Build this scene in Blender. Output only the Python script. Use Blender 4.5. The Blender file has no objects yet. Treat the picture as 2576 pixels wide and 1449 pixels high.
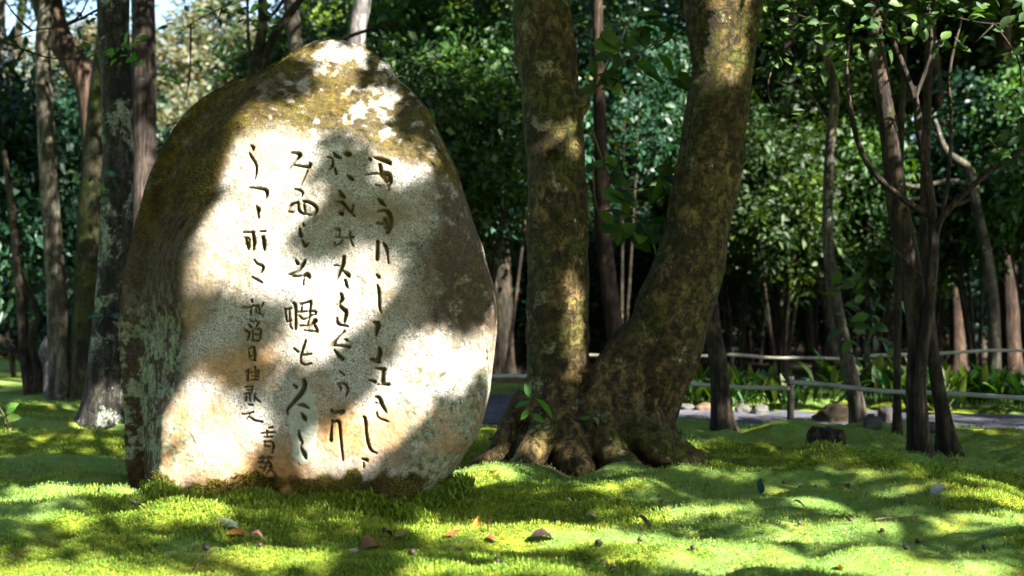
import bpy, math, random
import numpy as np
from mathutils import Matrix

# ------------------------------------------------------------------ camera, sky, sun, exposure
sc = bpy.context.scene
COL = sc.collection
PW, PH = 2575.0, 1449.0            # pixel frame the photo was measured in
LENS = 45.0
F = LENS / 36.0 * PW
HOR = 790.0                        # horizon row
CAMZ = 0.96
PITCH = math.atan((HOR - PH / 2) / F)

cam_d = bpy.data.cameras.new('camera')
cam = bpy.data.objects.new('camera', cam_d); COL.objects.link(cam)
cam_d.sensor_width = 36.0; cam_d.lens = LENS
cam_d.clip_start = 0.05; cam_d.clip_end = 600
cam.location = (0, 0, CAMZ); cam.rotation_euler = (math.pi / 2 + PITCH, 0, 0)
cam_d.dof.use_dof = True; cam_d.dof.focus_distance = 6.8; cam_d.dof.aperture_fstop = 2.0
sc.camera = cam

SUN_AZ, SUN_EL = math.radians(50), math.radians(38)      # to the right of and behind the camera
S = np.array([math.sin(SUN_AZ) * math.cos(SUN_EL), -math.cos(SUN_AZ) * math.cos(SUN_EL), math.sin(SUN_EL)])
world = bpy.data.worlds.new('World'); sc.world = world; world.use_nodes = True
wn = world.node_tree.nodes; wl = world.node_tree.links
sky = wn.new('ShaderNodeTexSky'); sky.sky_type = 'NISHITA'; sky.sun_disc = False
sky.sun_elevation = SUN_EL; sky.sun_rotation = math.pi - SUN_AZ
wl.new(sky.outputs[0], wn['Background'].inputs[0]); wn['Background'].inputs[1].default_value = 0.05
sun_d = bpy.data.lights.new('sun', 'SUN'); sun_d.energy = 5.0; sun_d.angle = math.radians(0.53)
sun_d.color = (1.0, 0.94, 0.85)
sun = bpy.data.objects.new('sun', sun_d); COL.objects.link(sun)
sun.rotation_euler = (math.pi / 2 - SUN_EL, 0, SUN_AZ)
sun.location = (12, -10, 20)
sc.view_settings.view_transform = 'Standard'; sc.view_settings.look = 'None'
sc.view_settings.gamma = 1.0; sc.view_settings.exposure = 2.95
sc.render.engine = 'CYCLES'
sc.cycles.use_denoising = True
sc.cycles.max_bounces = 6; sc.cycles.diffuse_bounces = 3; sc.cycles.glossy_bounces = 2
sc.cycles.transmission_bounces = 4; sc.cycles.transparent_max_bounces = 4
sc.cycles.caustics_reflective = False; sc.cycles.caustics_refractive = False
sc.cycles.sample_clamp_indirect = 6.0

# ------------------------------------------------------------------ helpers
RNG = np.random.default_rng(7)
random.seed(7)

def P(px, py, d):
    u = (px - PW / 2) / F; v = (PH / 2 - py) / F
    dy = math.cos(PITCH) - v * math.sin(PITCH); dz = math.sin(PITCH) + v * math.cos(PITCH)
    k = d / dy
    return np.array([u * k, d, CAMZ + dz * k])

def _hash(ix, iy, iz, seed):
    h = (ix * 374761393 + iy * 668265263 + iz * 2147483647 + seed * 1274126177) & 0xFFFFFFFF
    h = ((h ^ (h >> 13)) * 1274126177) & 0xFFFFFFFF
    h = (h ^ (h >> 16)) & 0xFFFFFFFF
    return h.astype(np.float64) / 4294967295.0

def vnoise(x, y, z, seed=0):
    x, y, z = np.broadcast_arrays(np.asarray(x, float), np.asarray(y, float), np.asarray(z, float))
    ix, iy, iz = np.floor(x).astype(np.int64), np.floor(y).astype(np.int64), np.floor(z).astype(np.int64)
    fx, fy, fz = x - ix, y - iy, z - iz
    fx, fy, fz = [f * f * (3 - 2 * f) for f in (fx, fy, fz)]
    r = 0
    for a in (0, 1):
        for b in (0, 1):
            for c in (0, 1):
                w = (fx if a else 1 - fx) * (fy if b else 1 - fy) * (fz if c else 1 - fz)
                r = r + w * _hash(ix + a, iy + b, iz + c, seed)
    return r * 2 - 1

def fbm(x, y, z=0.0, sc_=1.0, octv=4, seed=0, gain=0.5):
    r = 0; a = 1.0; f = sc_; t = 0
    for o in range(octv):
        r = r + a * vnoise(np.asarray(x) * f + 3.1 * o, np.asarray(y) * f + 7.7 * o, np.asarray(z) * f + 1.3 * o, seed + o)
        t += a; a *= gain; f *= 2.03
    return r / t

def sstep(a, b, x):
    t = np.clip((x - a) / (b - a), 0, 1); return t * t * (3 - 2 * t)

def mesh(name, V, faces, smooth=True, fattr=None, vattr=None):
    """faces: array (N,3), (N,4) or a list of such arrays"""
    if isinstance(faces, np.ndarray): faces = [faces]
    faces = [np.asarray(f, np.int32) for f in faces if len(f)]
    me = bpy.data.meshes.new(name)
    V = np.asarray(V, np.float32)
    me.vertices.add(len(V)); me.vertices.foreach_set('co', V.ravel())
    tot = np.concatenate([np.full(len(f), f.shape[1], np.int32) for f in faces])
    idx = np.concatenate([f.ravel() for f in faces])
    st = np.concatenate([[0], np.cumsum(tot)[:-1]]).astype(np.int32)
    me.loops.add(len(idx)); me.loops.foreach_set('vertex_index', idx)
    me.polygons.add(len(tot)); me.polygons.foreach_set('loop_start', st); me.polygons.foreach_set('loop_total', tot)
    if smooth: me.polygons.foreach_set('use_smooth', np.ones(len(tot), bool))
    for k, v in (fattr or {}).items():
        a = me.attributes.new(k, 'FLOAT', 'FACE'); a.data.foreach_set('value', np.asarray(v, np.float32))
    for k, v in (vattr or {}).items():
        a = me.attributes.new(k, 'FLOAT', 'POINT'); a.data.foreach_set('value', np.asarray(v, np.float32))
    me.update(calc_edges=True); me.validate()
    return me

def obj(name, me, mat=None, parent=None, loc=(0, 0, 0), rot=(0, 0, 0), scale=(1, 1, 1)):
    o = bpy.data.objects.new(name, me); COL.objects.link(o)
    o.location = loc; o.rotation_euler = rot; o.scale = scale
    if parent is not None: o.parent = parent
    if mat is not None and me is not None:
        if len(me.materials) == 0: me.materials.append(mat)
        elif me.materials[0] != mat:
            o.material_slots[0].link = 'OBJECT'; o.material_slots[0].material = mat
    return o

def tag(o, label=None, cat=None, group=None, kind=None):
    if label: o['label'] = label
    if cat: o['category'] = cat
    if group: o['group'] = group
    if kind: o['kind'] = kind
    return o

def thing(name, label, cat, loc, group=None):
    return tag(obj(name, None, loc=tuple(loc)), label, cat, group)

class MB:
    """collects vertices and faces of one mesh"""
    def __init__(s): s.V = []; s.F = []; s.n = 0; s.A = []
    def add(s, V, Fs, a=0.0):
        V = np.asarray(V, float)
        if isinstance(Fs, np.ndarray): Fs = [Fs]
        for f in Fs:
            if len(f): s.F.append((np.asarray(f) + s.n, a))
        s.V.append(V); s.n += len(V)
    def mesh(s, name, org=(0, 0, 0), smooth=True):
        V = np.concatenate(s.V) - np.asarray(org, float)
        q = [f for f, a in s.F]; at = np.concatenate([np.full(len(f), a, np.float32) if np.isscalar(a) else a for f, a in s.F])
        return mesh(name, V, q, smooth, {'rnd': at})

def crom(pts, n):
    pts = np.asarray(pts, float); m = len(pts)
    if m == 2: return pts[0] + (pts[1] - pts[0]) * np.linspace(0, 1, n)[:, None]
    e = np.vstack([2 * pts[0] - pts[1], pts, 2 * pts[-1] - pts[-2]])
    t = np.linspace(0, m - 1, n); i = np.minimum(t.astype(int), m - 2); f = (t - i)[:, None]
    a, b, c, d = e[i], e[i + 1], e[i + 2], e[i + 3]
    return 0.5 * (2 * b + (c - a) * f + (2 * a - 5 * b + 4 * c - d) * f ** 2 + (3 * b - a - 3 * c + d) * f ** 3)

def tube(path, rad, seg=10, step=None, bump=0.0, bscale=6.0, seed=0, flare=0.0, lobes=5):
    """tapered tube along a path; radii per path point"""
    path = np.asarray(path, float); rad = np.asarray(rad, float)
    L = np.linalg.norm(np.diff(path, axis=0), axis=1).sum()
    n = max(len(path), int(L / (step or max(0.04, rad.mean() * 0.9))) + 1, 2)
    q = crom(np.column_stack([path, rad]), n); C = q[:, :3]; R = np.maximum(q[:, 3], 0.0015)
    T = np.gradient(C, axis=0); T /= np.linalg.norm(T, axis=1)[:, None] + 1e-9
    ref = np.array([0.31, 0.95, 0.05]) if abs(T[0] @ np.array([0, 1.0, 0])) < 0.8 else np.array([1.0, 0, 0.1])
    A = np.cross(T, ref); A /= np.linalg.norm(A, axis=1)[:, None] + 1e-9
    B = np.cross(T, A)
    th = np.linspace(0, 2 * np.pi, seg, endpoint=False)
    D = A[:, None, :] * np.cos(th)[None, :, None] + B[:, None, :] * np.sin(th)[None, :, None]
    rr = np.repeat(R[:, None], seg, 1)
    if bump:
        Q = C[:, None, :] + D * R[:, None, None]
        rr = rr * (1 + bump * fbm(Q[..., 0], Q[..., 1], Q[..., 2] * 0.6, bscale, 3, seed))
    if flare:
        h = C[:, 2] - C[0, 2]; w = np.exp(-np.maximum(h, 0) / 0.16)
        lob = 0.55 + 0.45 * np.cos(lobes * th + seed) + 0.25 * np.cos((lobes - 2) * th + 2.1 * seed)
        rr = rr * (1 + flare * w[:, None] * np.maximum(lob, 0.1)[None, :])
    V = (C[:, None, :] + D * rr[..., None]).reshape(-1, 3)
    i = np.arange(n - 1)[:, None] * seg; j = np.arange(seg)[None, :]; k = (j + 1) % seg
    Q = np.stack([i + j, i + k, i + seg + k, i + seg + j], -1).reshape(-1, 4)
    cap = np.arange(seg); V = np.vstack([V, C[-1:], C[:1]])
    top = np.column_stack([(n - 1) * seg + cap, (n - 1) * seg + (cap + 1) % seg, np.full(seg, n * seg)])
    bot = np.column_stack([(cap + 1) % seg, cap, np.full(seg, n * seg + 1)])
    return V, [Q, np.vstack([top, bot])]

def leaves(C, D, N, L, Wd, droop=0.15, fold=0.25, big=False):
    """leaf blades: base C, pointing D, upper side N, length L, half width Wd. big: 8 triangles, else 2"""
    D = D / (np.linalg.norm(D, axis=1)[:, None] + 1e-9)
    X = np.cross(D, N); X /= np.linalg.norm(X, axis=1)[:, None] + 1e-9
    U = np.cross(X, D)
    L = np.broadcast_to(L, len(C))[:, None]; Wd = np.broadcast_to(Wd, len(C))[:, None]
    n = len(C); b = np.arange(n)[:, None]
    if not big:
        m = C + D * L * 0.42
        V = np.stack([C, m + X * Wd + U * Wd * fold, C + D * L - U * L * droop, m - X * Wd + U * Wd * fold], 1).reshape(-1, 3)
        Fc = np.concatenate([b * 4 + np.array([[0, 1, 2]]), b * 4 + np.array([[0, 2, 3]])], 1).reshape(-1, 3)
        return V, Fc, 2
    st = [(0, 0), (0.25, 0.8), (0.5, 1.0), (0.78, 0.62), (1.0, 0)]
    rows = []
    for t, w in st:
        mid = C + D * L * t - U * L * droop * t * t
        if w == 0: rows.append(mid)
        else: rows += [mid + X * Wd * w + U * Wd * fold * w, mid, mid - X * Wd * w + U * Wd * fold * w]
    V = np.stack(rows, 1).reshape(-1, 3); k = len(rows)   # 0 | 1 2 3 | 4 5 6 | 7 8 9 | 10
    T = [[0, 1, 2], [0, 2, 3], [10, 8, 7], [10, 9, 8]]
    for a in (1, 4):
        T += [[a, a + 3, a + 4], [a, a + 4, a + 1], [a + 1, a + 4, a + 5], [a + 1, a + 5, a + 2]]
    Fc = (b[:, :, None] * k + np.array(T)[None]).reshape(-1, 3)
    return V, Fc, len(T)

def leafcloud(centres, per, spread, L, rng, flat=0.6, up=0.7, big=False, tone=None):
    """leaf clumps round the given centres: light and dark clumps, gaps between"""
    nC = len(centres); n = nC * per
    c = np.repeat(centres, per, 0) + rng.normal(0, 1, (n, 3)) * spread * np.array([1, 1, flat])
    d = rng.normal(0, 1, (n, 3)) + (c - np.repeat(centres, per, 0)) / spread * 0.6; d[:, 2] = d[:, 2] * 0.5 - 0.25
    nn = rng.normal(0, 0.6, (n, 3)); nn[:, 2] += up
    l = L * rng.uniform(0.45, 1.5, n) ** 1.15
    V, Fc, k = leaves(c, d, nn, l, l * rng.uniform(0.2, 0.3, n), big=big)
    clump = np.repeat(rng.uniform(0, 1, nC), per)
    r = np.clip(0.55 * clump + 0.45 * rng.uniform(0, 1, n), 0, 1)
    return V, Fc, np.repeat(r, k)

# ------------------------------------------------------------------ materials
def newmat(name):
    m = bpy.data.materials.new(name); m.use_nodes = True
    nt = m.node_tree; nt.nodes.clear()
    o = nt.nodes.new('ShaderNodeOutputMaterial')
    return m, nt, o
def nd(nt, t, **kw):
    n = nt.nodes.new(t)
    for k, v in kw.items(): setattr(n, k, v)
    return n
def lk(nt, a, b): nt.links.new(a, b)
def ramp(nt, fac, stops, interp='LINEAR'):
    r = nd(nt, 'ShaderNodeValToRGB'); r.color_ramp.interpolation = interp
    e = r.color_ramp.elements
    while len(e) < len(stops): e.new(0.5)
    for x, (p, c) in zip(e, stops): x.position = p; x.color = (*c, 1) if len(c) == 3 else c
    if fac is not None: lk(nt, fac, r.inputs[0])
    return r.outputs[0]
def g3(v): return (v, v, v)
def noise(nt, vec, scale, detail=4, rough=0.55, dist=0.0):
    n = nd(nt, 'ShaderNodeTexNoise'); n.inputs['Scale'].default_value = scale; n.inputs['Detail'].default_value = detail
    n.inputs['Roughness'].default_value = rough; n.inputs['Distortion'].default_value = dist
    if vec is not None: lk(nt, vec, n.inputs['Vector'])
    return n.outputs['Fac']
def mix(nt, fac, a, b, mode='MIX'):
    m = nd(nt, 'ShaderNodeMix', data_type='RGBA', blend_type=mode)
    for s, v in ((m.inputs[0], fac), (m.inputs[6], a), (m.inputs[7], b)):
        if hasattr(v, 'links'): lk(nt, v, s)
        elif isinstance(v, (int, float)): s.default_value = v
        else: s.default_value = (*v, 1)
    return m.outputs[2]
def mth(nt, op, a, b=None, clamp=False):
    m = nd(nt, 'ShaderNodeMath', operation=op, use_clamp=clamp)
    for s, v in ((m.inputs[0], a), (m.inputs[1], b)):
        if v is None: continue
        if hasattr(v, 'links'): lk(nt, v, s)
        else: s.default_value = v
    return m.outputs[0]
def attr(nt, name): return nd(nt, 'ShaderNodeAttribute', attribute_name=name).outputs['Fac']
def objco(nt, scale=(1, 1, 1)):
    t = nd(nt, 'ShaderNodeTexCoord'); m = nd(nt, 'ShaderNodeMapping'); m.inputs['Scale'].default_value = scale
    lk(nt, t.outputs['Object'], m.inputs['Vector']); return m.outputs[0]
def bump(nt, h, strength, dist=0.02, nrm=None):
    b = nd(nt, 'ShaderNodeBump'); b.inputs['Strength'].default_value = strength; b.inputs['Distance'].default_value = dist
    lk(nt, h, b.inputs['Height'])
    if nrm is not None: lk(nt, nrm, b.inputs['Normal'])
    return b.outputs[0]
def princ(nt, out, col, rough=0.8, nrm=None, spec=0.4):
    p = nd(nt, 'ShaderNodeBsdfPrincipled')
    if hasattr(col, 'links'): lk(nt, col, p.inputs['Base Color'])
    else: p.inputs['Base Color'].default_value = (*col, 1)
    if hasattr(rough, 'links'): lk(nt, rough, p.inputs['Roughness'])
    else: p.inputs['Roughness'].default_value = rough
    p.inputs['Specular IOR Level'].default_value = spec
    if nrm is not None: lk(nt, nrm, p.inputs['Normal'])
    if out is not None: lk(nt, p.outputs[0], out.inputs[0])
    return p

def leafmat(name, stops, trans=0.3, rough=0.55, tint=(1.5, 1.35, 0.35), spec=0.32):
    m, nt, o = newmat(name)
    c = ramp(nt, attr(nt, 'rnd'), stops)
    oi = nd(nt, 'ShaderNodeObjectInfo')
    hs = nd(nt, 'ShaderNodeHueSaturation'); lk(nt, c, hs.inputs['Color'])
    lk(nt, mth(nt, 'ADD', mth(nt, 'MULTIPLY', oi.outputs['Random'], 0.04), 0.48), hs.inputs['Hue'])
    lk(nt, mth(nt, 'ADD', mth(nt, 'MULTIPLY', oi.outputs['Random'], 0.5), 0.75), hs.inputs['Value'])
    p = princ(nt, None, hs.outputs[0], rough, None, spec)
    t = nd(nt, 'ShaderNodeBsdfTranslucent'); lk(nt, mix(nt, 1.0, hs.outputs[0], tint, 'MULTIPLY'), t.inputs[0])
    ms = nd(nt, 'ShaderNodeMixShader'); ms.inputs[0].default_value = trans
    lk(nt, p.outputs[0], ms.inputs[1]); lk(nt, t.outputs[0], ms.inputs[2]); lk(nt, ms.outputs[0], o.inputs[0])
    return m

LEAF_DARK = leafmat('leaf_dark_evergreen', [(0, (0.0054, 0.0189, 0.0041)), (0.5, (0.0175, 0.0513, 0.0095)), (0.82, (0.0432, 0.0999, 0.0149)), (1, (0.1148, 0.1755, 0.0216))])
LEAF_TEAL = leafmat('leaf_glossy_bluegreen', [(0, (0.006, 0.026, 0.014)), (0.5, (0.013, 0.05, 0.028)), (0.85, (0.028, 0.08, 0.04)), (1, (0.06, 0.11, 0.035))], 0.22, 0.45)
LEAF_MID = leafmat('leaf_mid_green', [(0, (0.0115, 0.0391, 0.0069)), (0.5, (0.0299, 0.0805, 0.0115)), (0.85, (0.0667, 0.1265, 0.0149)), (1, (0.1380, 0.1725, 0.0207))], 0.35)
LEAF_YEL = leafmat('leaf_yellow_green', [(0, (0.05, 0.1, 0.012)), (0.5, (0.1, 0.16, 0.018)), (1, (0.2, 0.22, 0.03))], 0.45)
LEAF_AUT = leafmat('leaf_autumn', [(0, (0.12, 0.1, 0.04)), (0.5, (0.24, 0.17, 0.07)), (1, (0.32, 0.27, 0.13))], 0.45)
LEAF_PALE = leafmat('leaf_pale_thicket', [(0, (0.05, 0.075, 0.04)), (0.5, (0.1, 0.12, 0.07)), (0.8, (0.17, 0.15, 0.1)), (1, (0.22, 0.19, 0.08))], 0.35)
LEAF_FRESH = leafmat('leaf_fresh_green', [(0, (0.03, 0.11, 0.01)), (0.5, (0.05, 0.17, 0.012)), (1, (0.1, 0.22, 0.02))], 0.35, 0.4)
ASPI = leafmat('leaf_aspidistra', [(0, (0.0070, 0.0315, 0.0056)), (0.5, (0.0154, 0.0560, 0.0077)), (0.85, (0.0350, 0.0840, 0.0098)), (1, (0.0840, 0.1190, 0.0140))], 0.25, 0.5)

def barkmat(name, c0, c1, stretch=(9, 9, 1.6), lichen=None, moss=None, hcrack=0.0, bstr=0.7, speck=None):
    m, nt, o = newmat(name)
    v = objco(nt, stretch); v1 = objco(nt)
    n1 = noise(nt, v, 1.6, 6, 0.65, 0.4); n2 = noise(nt, v1, 3.1, 6, 0.7)
    col = ramp(nt, n1, [(0.3, tuple(x * 0.35 for x in c0)), (0.44, c0), (0.58, c1), (0.72, tuple(min(x * 1.5, 0.6) for x in c1))])
    col = mix(nt, ramp(nt, n2, [(0.42, g3(0.0)), (0.62, g3(0.75))]), col, tuple(x * 0.5 for x in c0))
    h = n1
    if hcrack:
        vh = objco(nt, (5, 5, 30)); nh = noise(nt, vh, 1.5, 5, 0.65, 1.2)
        hc = ramp(nt, nh, [(0.3, g3(0)), (0.42, g3(1))])
        hc = mth(nt, 'MAXIMUM', hc, ramp(nt, noise(nt, v1, 6, 4, 0.7), [(0.42, g3(0)), (0.58, g3(1))]))
        col = mix(nt, mth(nt, 'MULTIPLY', mth(nt, 'SUBTRACT', 1.0, hc), hcrack), col, tuple(x * 0.25 for x in c0))
        h = mth(nt, 'ADD', mth(nt, 'MULTIPLY', h, 0.5), hc)
    if moss:
        mc, amt, sc0 = moss
        nm = noise(nt, v1, sc0, 5, 0.7); mf = ramp(nt, nm, [(0.62 - amt, g3(0)), (0.74 - amt, g3(1))])
        fine = noise(nt, v1, 90, 2)
        col = mix(nt, mf, col, mix(nt, fine, tuple(x * 0.45 for x in mc), tuple(x * 1.4 for x in mc)))
    if lichen:
        lc, amt, sc0 = lichen
        nl = noise(nt, v1, sc0, 7, 0.72, 0.3); lf = ramp(nt, nl, [(0.66 - amt, g3(0)), (0.69 - amt, g3(1))])
        br = noise(nt, v1, 55, 3); lf = mth(nt, 'MULTIPLY', lf, ramp(nt, br, [(0.32, g3(0.15)), (0.5, g3(1))]))
        col = mix(nt, lf, col, mix(nt, n2, tuple(x * 0.7 for x in lc), lc))
        h = mth(nt, 'ADD', h, mth(nt, 'MULTIPLY', lf, 0.3))
    if speck:
        ns = noise(nt, v1, 14, 4, 0.6); sf = ramp(nt, ns, [(0.70, g3(0)), (0.73, g3(1))])
        col = mix(nt, sf, col, speck)
    crk = noise(nt, objco(nt, tuple(x ** 0.75 for x in stretch)), 5.5, 8, 0.75, 0.8); ck = ramp(nt, crk, [(0.36, g3(0)), (0.5, g3(1))])
    col = mix(nt, mth(nt, 'MULTIPLY', mth(nt, 'SUBTRACT', 1.0, ck), 0.8), col, tuple(x * 0.22 for x in c0)); h = mth(nt, 'ADD', h, mth(nt, 'MULTIPLY', ck, 0.8))
    fine = noise(nt, v1, 60, 4, 0.7)
    h = mth(nt, 'ADD', h, mth(nt, 'MULTIPLY', fine, 0.35))
    princ(nt, o, col, 0.85, bump(nt, h, bstr, 0.02), 0.25)
    return m

BARK_TWIN = barkmat('bark_smooth_brown', (0.05, 0.034, 0.01), (0.15, 0.104, 0.032), (7, 7, 4.5), ((0.27, 0.24, 0.13), 0.07, 5.5), ((0.06, 0.062, 0.007), 0.14, 2.6), 0.7, 1.0, (0.36, 0.34, 0.22))
BARK_LICHEN = barkmat('bark_lichen', (0.0128, 0.0112, 0.0080), (0.0520, 0.0480, 0.0360), (11, 11, 4), ((0.2400, 0.2760, 0.2080), 0.13, 3.4), ((0.0400, 0.0560, 0.0096), 0.02, 2.4), 0, 1.0)
BARK_MOSSY = barkmat('bark_mossy', (0.0160, 0.0144, 0.0064), (0.0560, 0.0480, 0.0240), (9, 9, 3), ((0.2400, 0.2560, 0.1920), 0.02, 4), ((0.0336, 0.0440, 0.0048), 0.17, 2.6), 0, 0.9)
BARK_GREY = barkmat('bark_grey', (0.0525, 0.0455, 0.0315), (0.1400, 0.1260, 0.0910), (8, 8, 1.5), ((0.2380, 0.2590, 0.2310), 0.06, 4.0), ((0.0490, 0.0630, 0.0140), 0.02, 2.0), 0, 0.8)
BARK_RED = barkmat('bark_reddish', (0.0270, 0.0156, 0.0096), (0.0840, 0.0510, 0.0312), (12, 12, 1.0), None, ((0.0360, 0.0420, 0.0072), 0.03, 1.5), 0, 0.9)
BARK_CEDAR = barkmat('bark_fibrous_cedar', (0.0270, 0.0198, 0.0156), (0.0900, 0.0690, 0.0540), (26, 26, 0.8), ((0.1800, 0.2040, 0.1920), 0.03, 3), None, 0, 1.0)
BARK_DARK = barkmat('bark_dark', (0.016, 0.013, 0.008), (0.06, 0.045, 0.026), (9, 9, 2), ((0.2, 0.21, 0.17), 0.02, 4), ((0.05, 0.06, 0.012), 0.05, 2), 0, 0.9)
BARK_DARK2 = barkmat('bark_dark_brown', (0.026, 0.018, 0.012), (0.085, 0.06, 0.04), (12, 12, 1.4), ((0.2, 0.2, 0.16), 0.02, 4), ((0.05, 0.06, 0.012), 0.05, 2), 0, 0.9)
BARK_PALE = barkmat('bark_pale', (0.0910, 0.0840, 0.0805), (0.2520, 0.2380, 0.2310), (6, 6, 2), ((0.2940, 0.3080, 0.2800), 0.05, 3), None, 0, 0.6)

def plain(name, c0, c1, scale=20, rough=0.8, b=0.4, spec=0.3, stretch=(1, 1, 1)):
    m, nt, o = newmat(name); v = objco(nt, stretch); n = noise(nt, v, scale, 5, 0.6)
    princ(nt, o, ramp(nt, n, [(0.3, c0), (0.7, c1)]), rough, bump(nt, n, b, 0.01), spec); return m

BAMBOO = plain('aged_bamboo', (0.22, 0.21, 0.16), (0.42, 0.4, 0.33), 7, 0.5, 0.15, 0.4, (1, 1, 1))
POSTWOOD = plain('charred_wood_post', (0.008, 0.007, 0.006), (0.035, 0.028, 0.02), 14, 0.85, 0.7, 0.3, (1, 1, 0.2))
ROPE = plain('black_hemp_rope', (0.01, 0.009, 0.008), (0.03, 0.028, 0.022), 60)
ROCK = plain('path_edge_rock', (0.025, 0.024, 0.022), (0.09, 0.085, 0.075), 6, 0.85, 0.8)
ROCKBROWN = plain('brown_rock', (0.03, 0.02, 0.012), (0.13, 0.085, 0.05), 6, 0.85, 0.8)
BOULDERM = plain('mossy_brown_boulder', (0.012, 0.01, 0.005), (0.085, 0.06, 0.032), 9, 0.9, 0.9)
ROCKPALE = plain('pale_mauve_rock', (0.16, 0.16, 0.18), (0.42, 0.41, 0.46), 5, 0.85, 0.8)
TWIG = plain('twig_bark', (0.05, 0.032, 0.02), (0.16, 0.11, 0.07), 30)
SEED = plain('dark_seed', (0.012, 0.009, 0.006), (0.05, 0.035, 0.022), 60, 0.5)

# ------------------------------------------------------------------ ground
BUMPS = [(-2.06, 6.32, .085, .5, .26), (-2.9, 7.3, .07, .9, .3), (-1.9, 7.5, .06, .5, .3), (-.13, 7.15, .085, .42, .25), (.7, 6.95, .045, .5, .3),
         (1.3, 7.5, .05, .6, .25), (2.2, 7.7, .055, .9, .3), (3.1, 7.0, .05, .6, .3), (2.2, 6.5, .05, .45, .25), (1.2, 6.5, .03, .5, .2),
         (2.9, 5.8, .035, .7, .25), (.5, 5.35, .03, .6, .2), (-1.7, 5.2, .035, .7, .22), (3.9, 9.3, .12, .6, .5), (-3.2, 9.4, .1, 1.0, .5), (-3.4, 11.8, .1, .8, .5),
         (.9, 8.2, .06, .7, .5), (-3.1, 10.9, .08, .5, .4), (-.1, 6.62, .05, .35, .2)]
def pathdist(x, y):
    """signed distance to the middle of the gravel path, in half widths"""
    c = 12.25 + 0.28 * np.maximum(2.8 - x, 0) ** 1.55 - 0.22 * (x - 2.8) * (x > 2.8)
    w = 1.02 + 0.5 * np.clip(1.8 - x, 0, 4)
    return (y - c) / w
def ground(x, y, fine=True):
    x = np.asarray(x, float); y = np.asarray(y, float)
    far = sstep(13, 18, y)
    h = 0.05 * fbm(x, y * 1.2, 0, 0.5, 2, 11) + (0.095 * (1 - far) + 0.02) * fbm(x * 0.8, y * 1.9, 0, 1.1, 3, 21)
    for bx, by, bh, rx, ry in BUMPS:
        h = h + bh * np.exp(-((x - bx) / rx) ** 2 - ((y - by) / ry) ** 2)
    pd = pathdist(x, y); inside = (1 - sstep(0.9, 1.25, np.abs(pd))) * (x > -7)
    h = h * (1 - inside) - 0.05 * inside
    h = h + 9.0 * sstep(34, 75, y) * (0.25 + 0.75 * sstep(-10, 4, x)) + 0.5 * sstep(20, 34, y) * fbm(x, y, 0, 0.12, 2, 5)
    h = h + (0.13 * np.abs(fbm(x * 0.8, y * 1.35, 0, 1.7, 2, 131)) + 0.05 * np.abs(fbm(x, y * 1.2, 0, 4.5, 2, 133))) * (1 - far) * (1 - inside) - 0.075 * (1 - far) * (1 - inside)
    if fine:
        h = h + 0.016 * fbm(x, y * 1.3, 0, 6, 2, 31) * (1 - far) + 0.006 * fbm(x, y, 0, 22, 2, 41) * (1 - far)
    return h
def gz(x, y): return float(ground(np.array([x]), np.array([y]))[0])
def G(px, py):
    """ground point seen at that pixel"""
    d = F * CAMZ / max(py - HOR, 8)
    for _ in range(12):
        p = P(px, py, d); e = p[2] - gz(p[0], p[1])
        d += e * d / CAMZ * 0.7
    p = P(px, py, d); p[2] = gz(p[0], p[1]); return p

def starmask(x, y):
    """where tall star moss grows (1), else pale cushion moss (0)"""
    m = fbm(x * 0.8, y * 1.6, 0, 0.9, 4, 77) + 0.18 * fbm(x, y, 0, 6, 2, 78)
    near = np.exp(-((x + 0.75) / 1.35) ** 4 - ((y - 6.05) / 0.42) ** 4)
    right = np.exp(-((x - 1.7) / 1.6) ** 2 - ((y - 7.0) / 0.6) ** 2) * 0.15
    return sstep(0.02, 0.14, m + 0.8 * near + right)

def axis(a, b, step, lo, hi, k=1.16):
    c = list(np.arange(a, b, step)); s = step; v = c[-1]
    while v < hi: s *= k; v += s; c.append(v)
    s = step; v = c[0]; pre = []
    while v > lo: s *= k; v -= s; pre.append(v)
    return np.array(pre[::-1] + c)
gx = axis(-3.6, 5.2, 0.032, -90, 90, 1.12); gy = axis(4.2, 12.5, 0.032, -40, 110, 1.1)
GX, GY = np.meshgrid(gx, gy); GZ = ground(GX, GY)
nx, ny = len(gx), len(gy)
i = np.arange(ny - 1)[:, None] * nx + np.arange(nx - 1)[None, :]
Q = np.stack([i, i + 1, i + nx + 1, i + nx], -1).reshape(-1, 4)
pdv = np.abs(pathdist(GX, GY)) + (GX < -7) * 5
litter = sstep(0, 0.3, fbm(GX, GY, 0, 0.35, 3, 91) + 1.4 * sstep(14.5, 19, GY + 0.4 * np.minimum(GX, 0)) * sstep(-5.5, 0, GX) - 0.75)
tw = np.exp(-((GX - 0.65) / 0.8) ** 2 - ((GY - 7.85) / 0.42) ** 2)
litter = np.clip(litter + sstep(0.35, 0.8, tw + 0.35 * fbm(GX, GY, 0, 4, 3, 92)), 0, 1)
gme = mesh('ground', np.stack([GX, GY, GZ], -1).reshape(-1, 3), Q, True, None,
           {'star': starmask(GX, GY).ravel(), 'path': (1 - sstep(0.93, 1.05, pdv + 0.06 * fbm(GX, GY, 0, 5, 2, 3))).ravel(), 'litter': litter.ravel()})
m, nt, o = newmat('moss_ground'); v = objco(nt)
nA = noise(nt, v, 2.2, 4); nB = noise(nt, v, 40, 4, 0.65); nC = noise(nt, v, 150, 3, 0.6); nD = noise(nt, v, 7, 5, 0.6)
pale = ramp(nt, nD, [(0.25, (0.12, 0.22, 0.03)), (0.5, (0.19, 0.32, 0.075)), (0.75, (0.27, 0.39, 0.13))])
pale = mix(nt, nB, pale, mix(nt, 0.5, pale, (0.09, 0.19, 0.018)))
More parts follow.
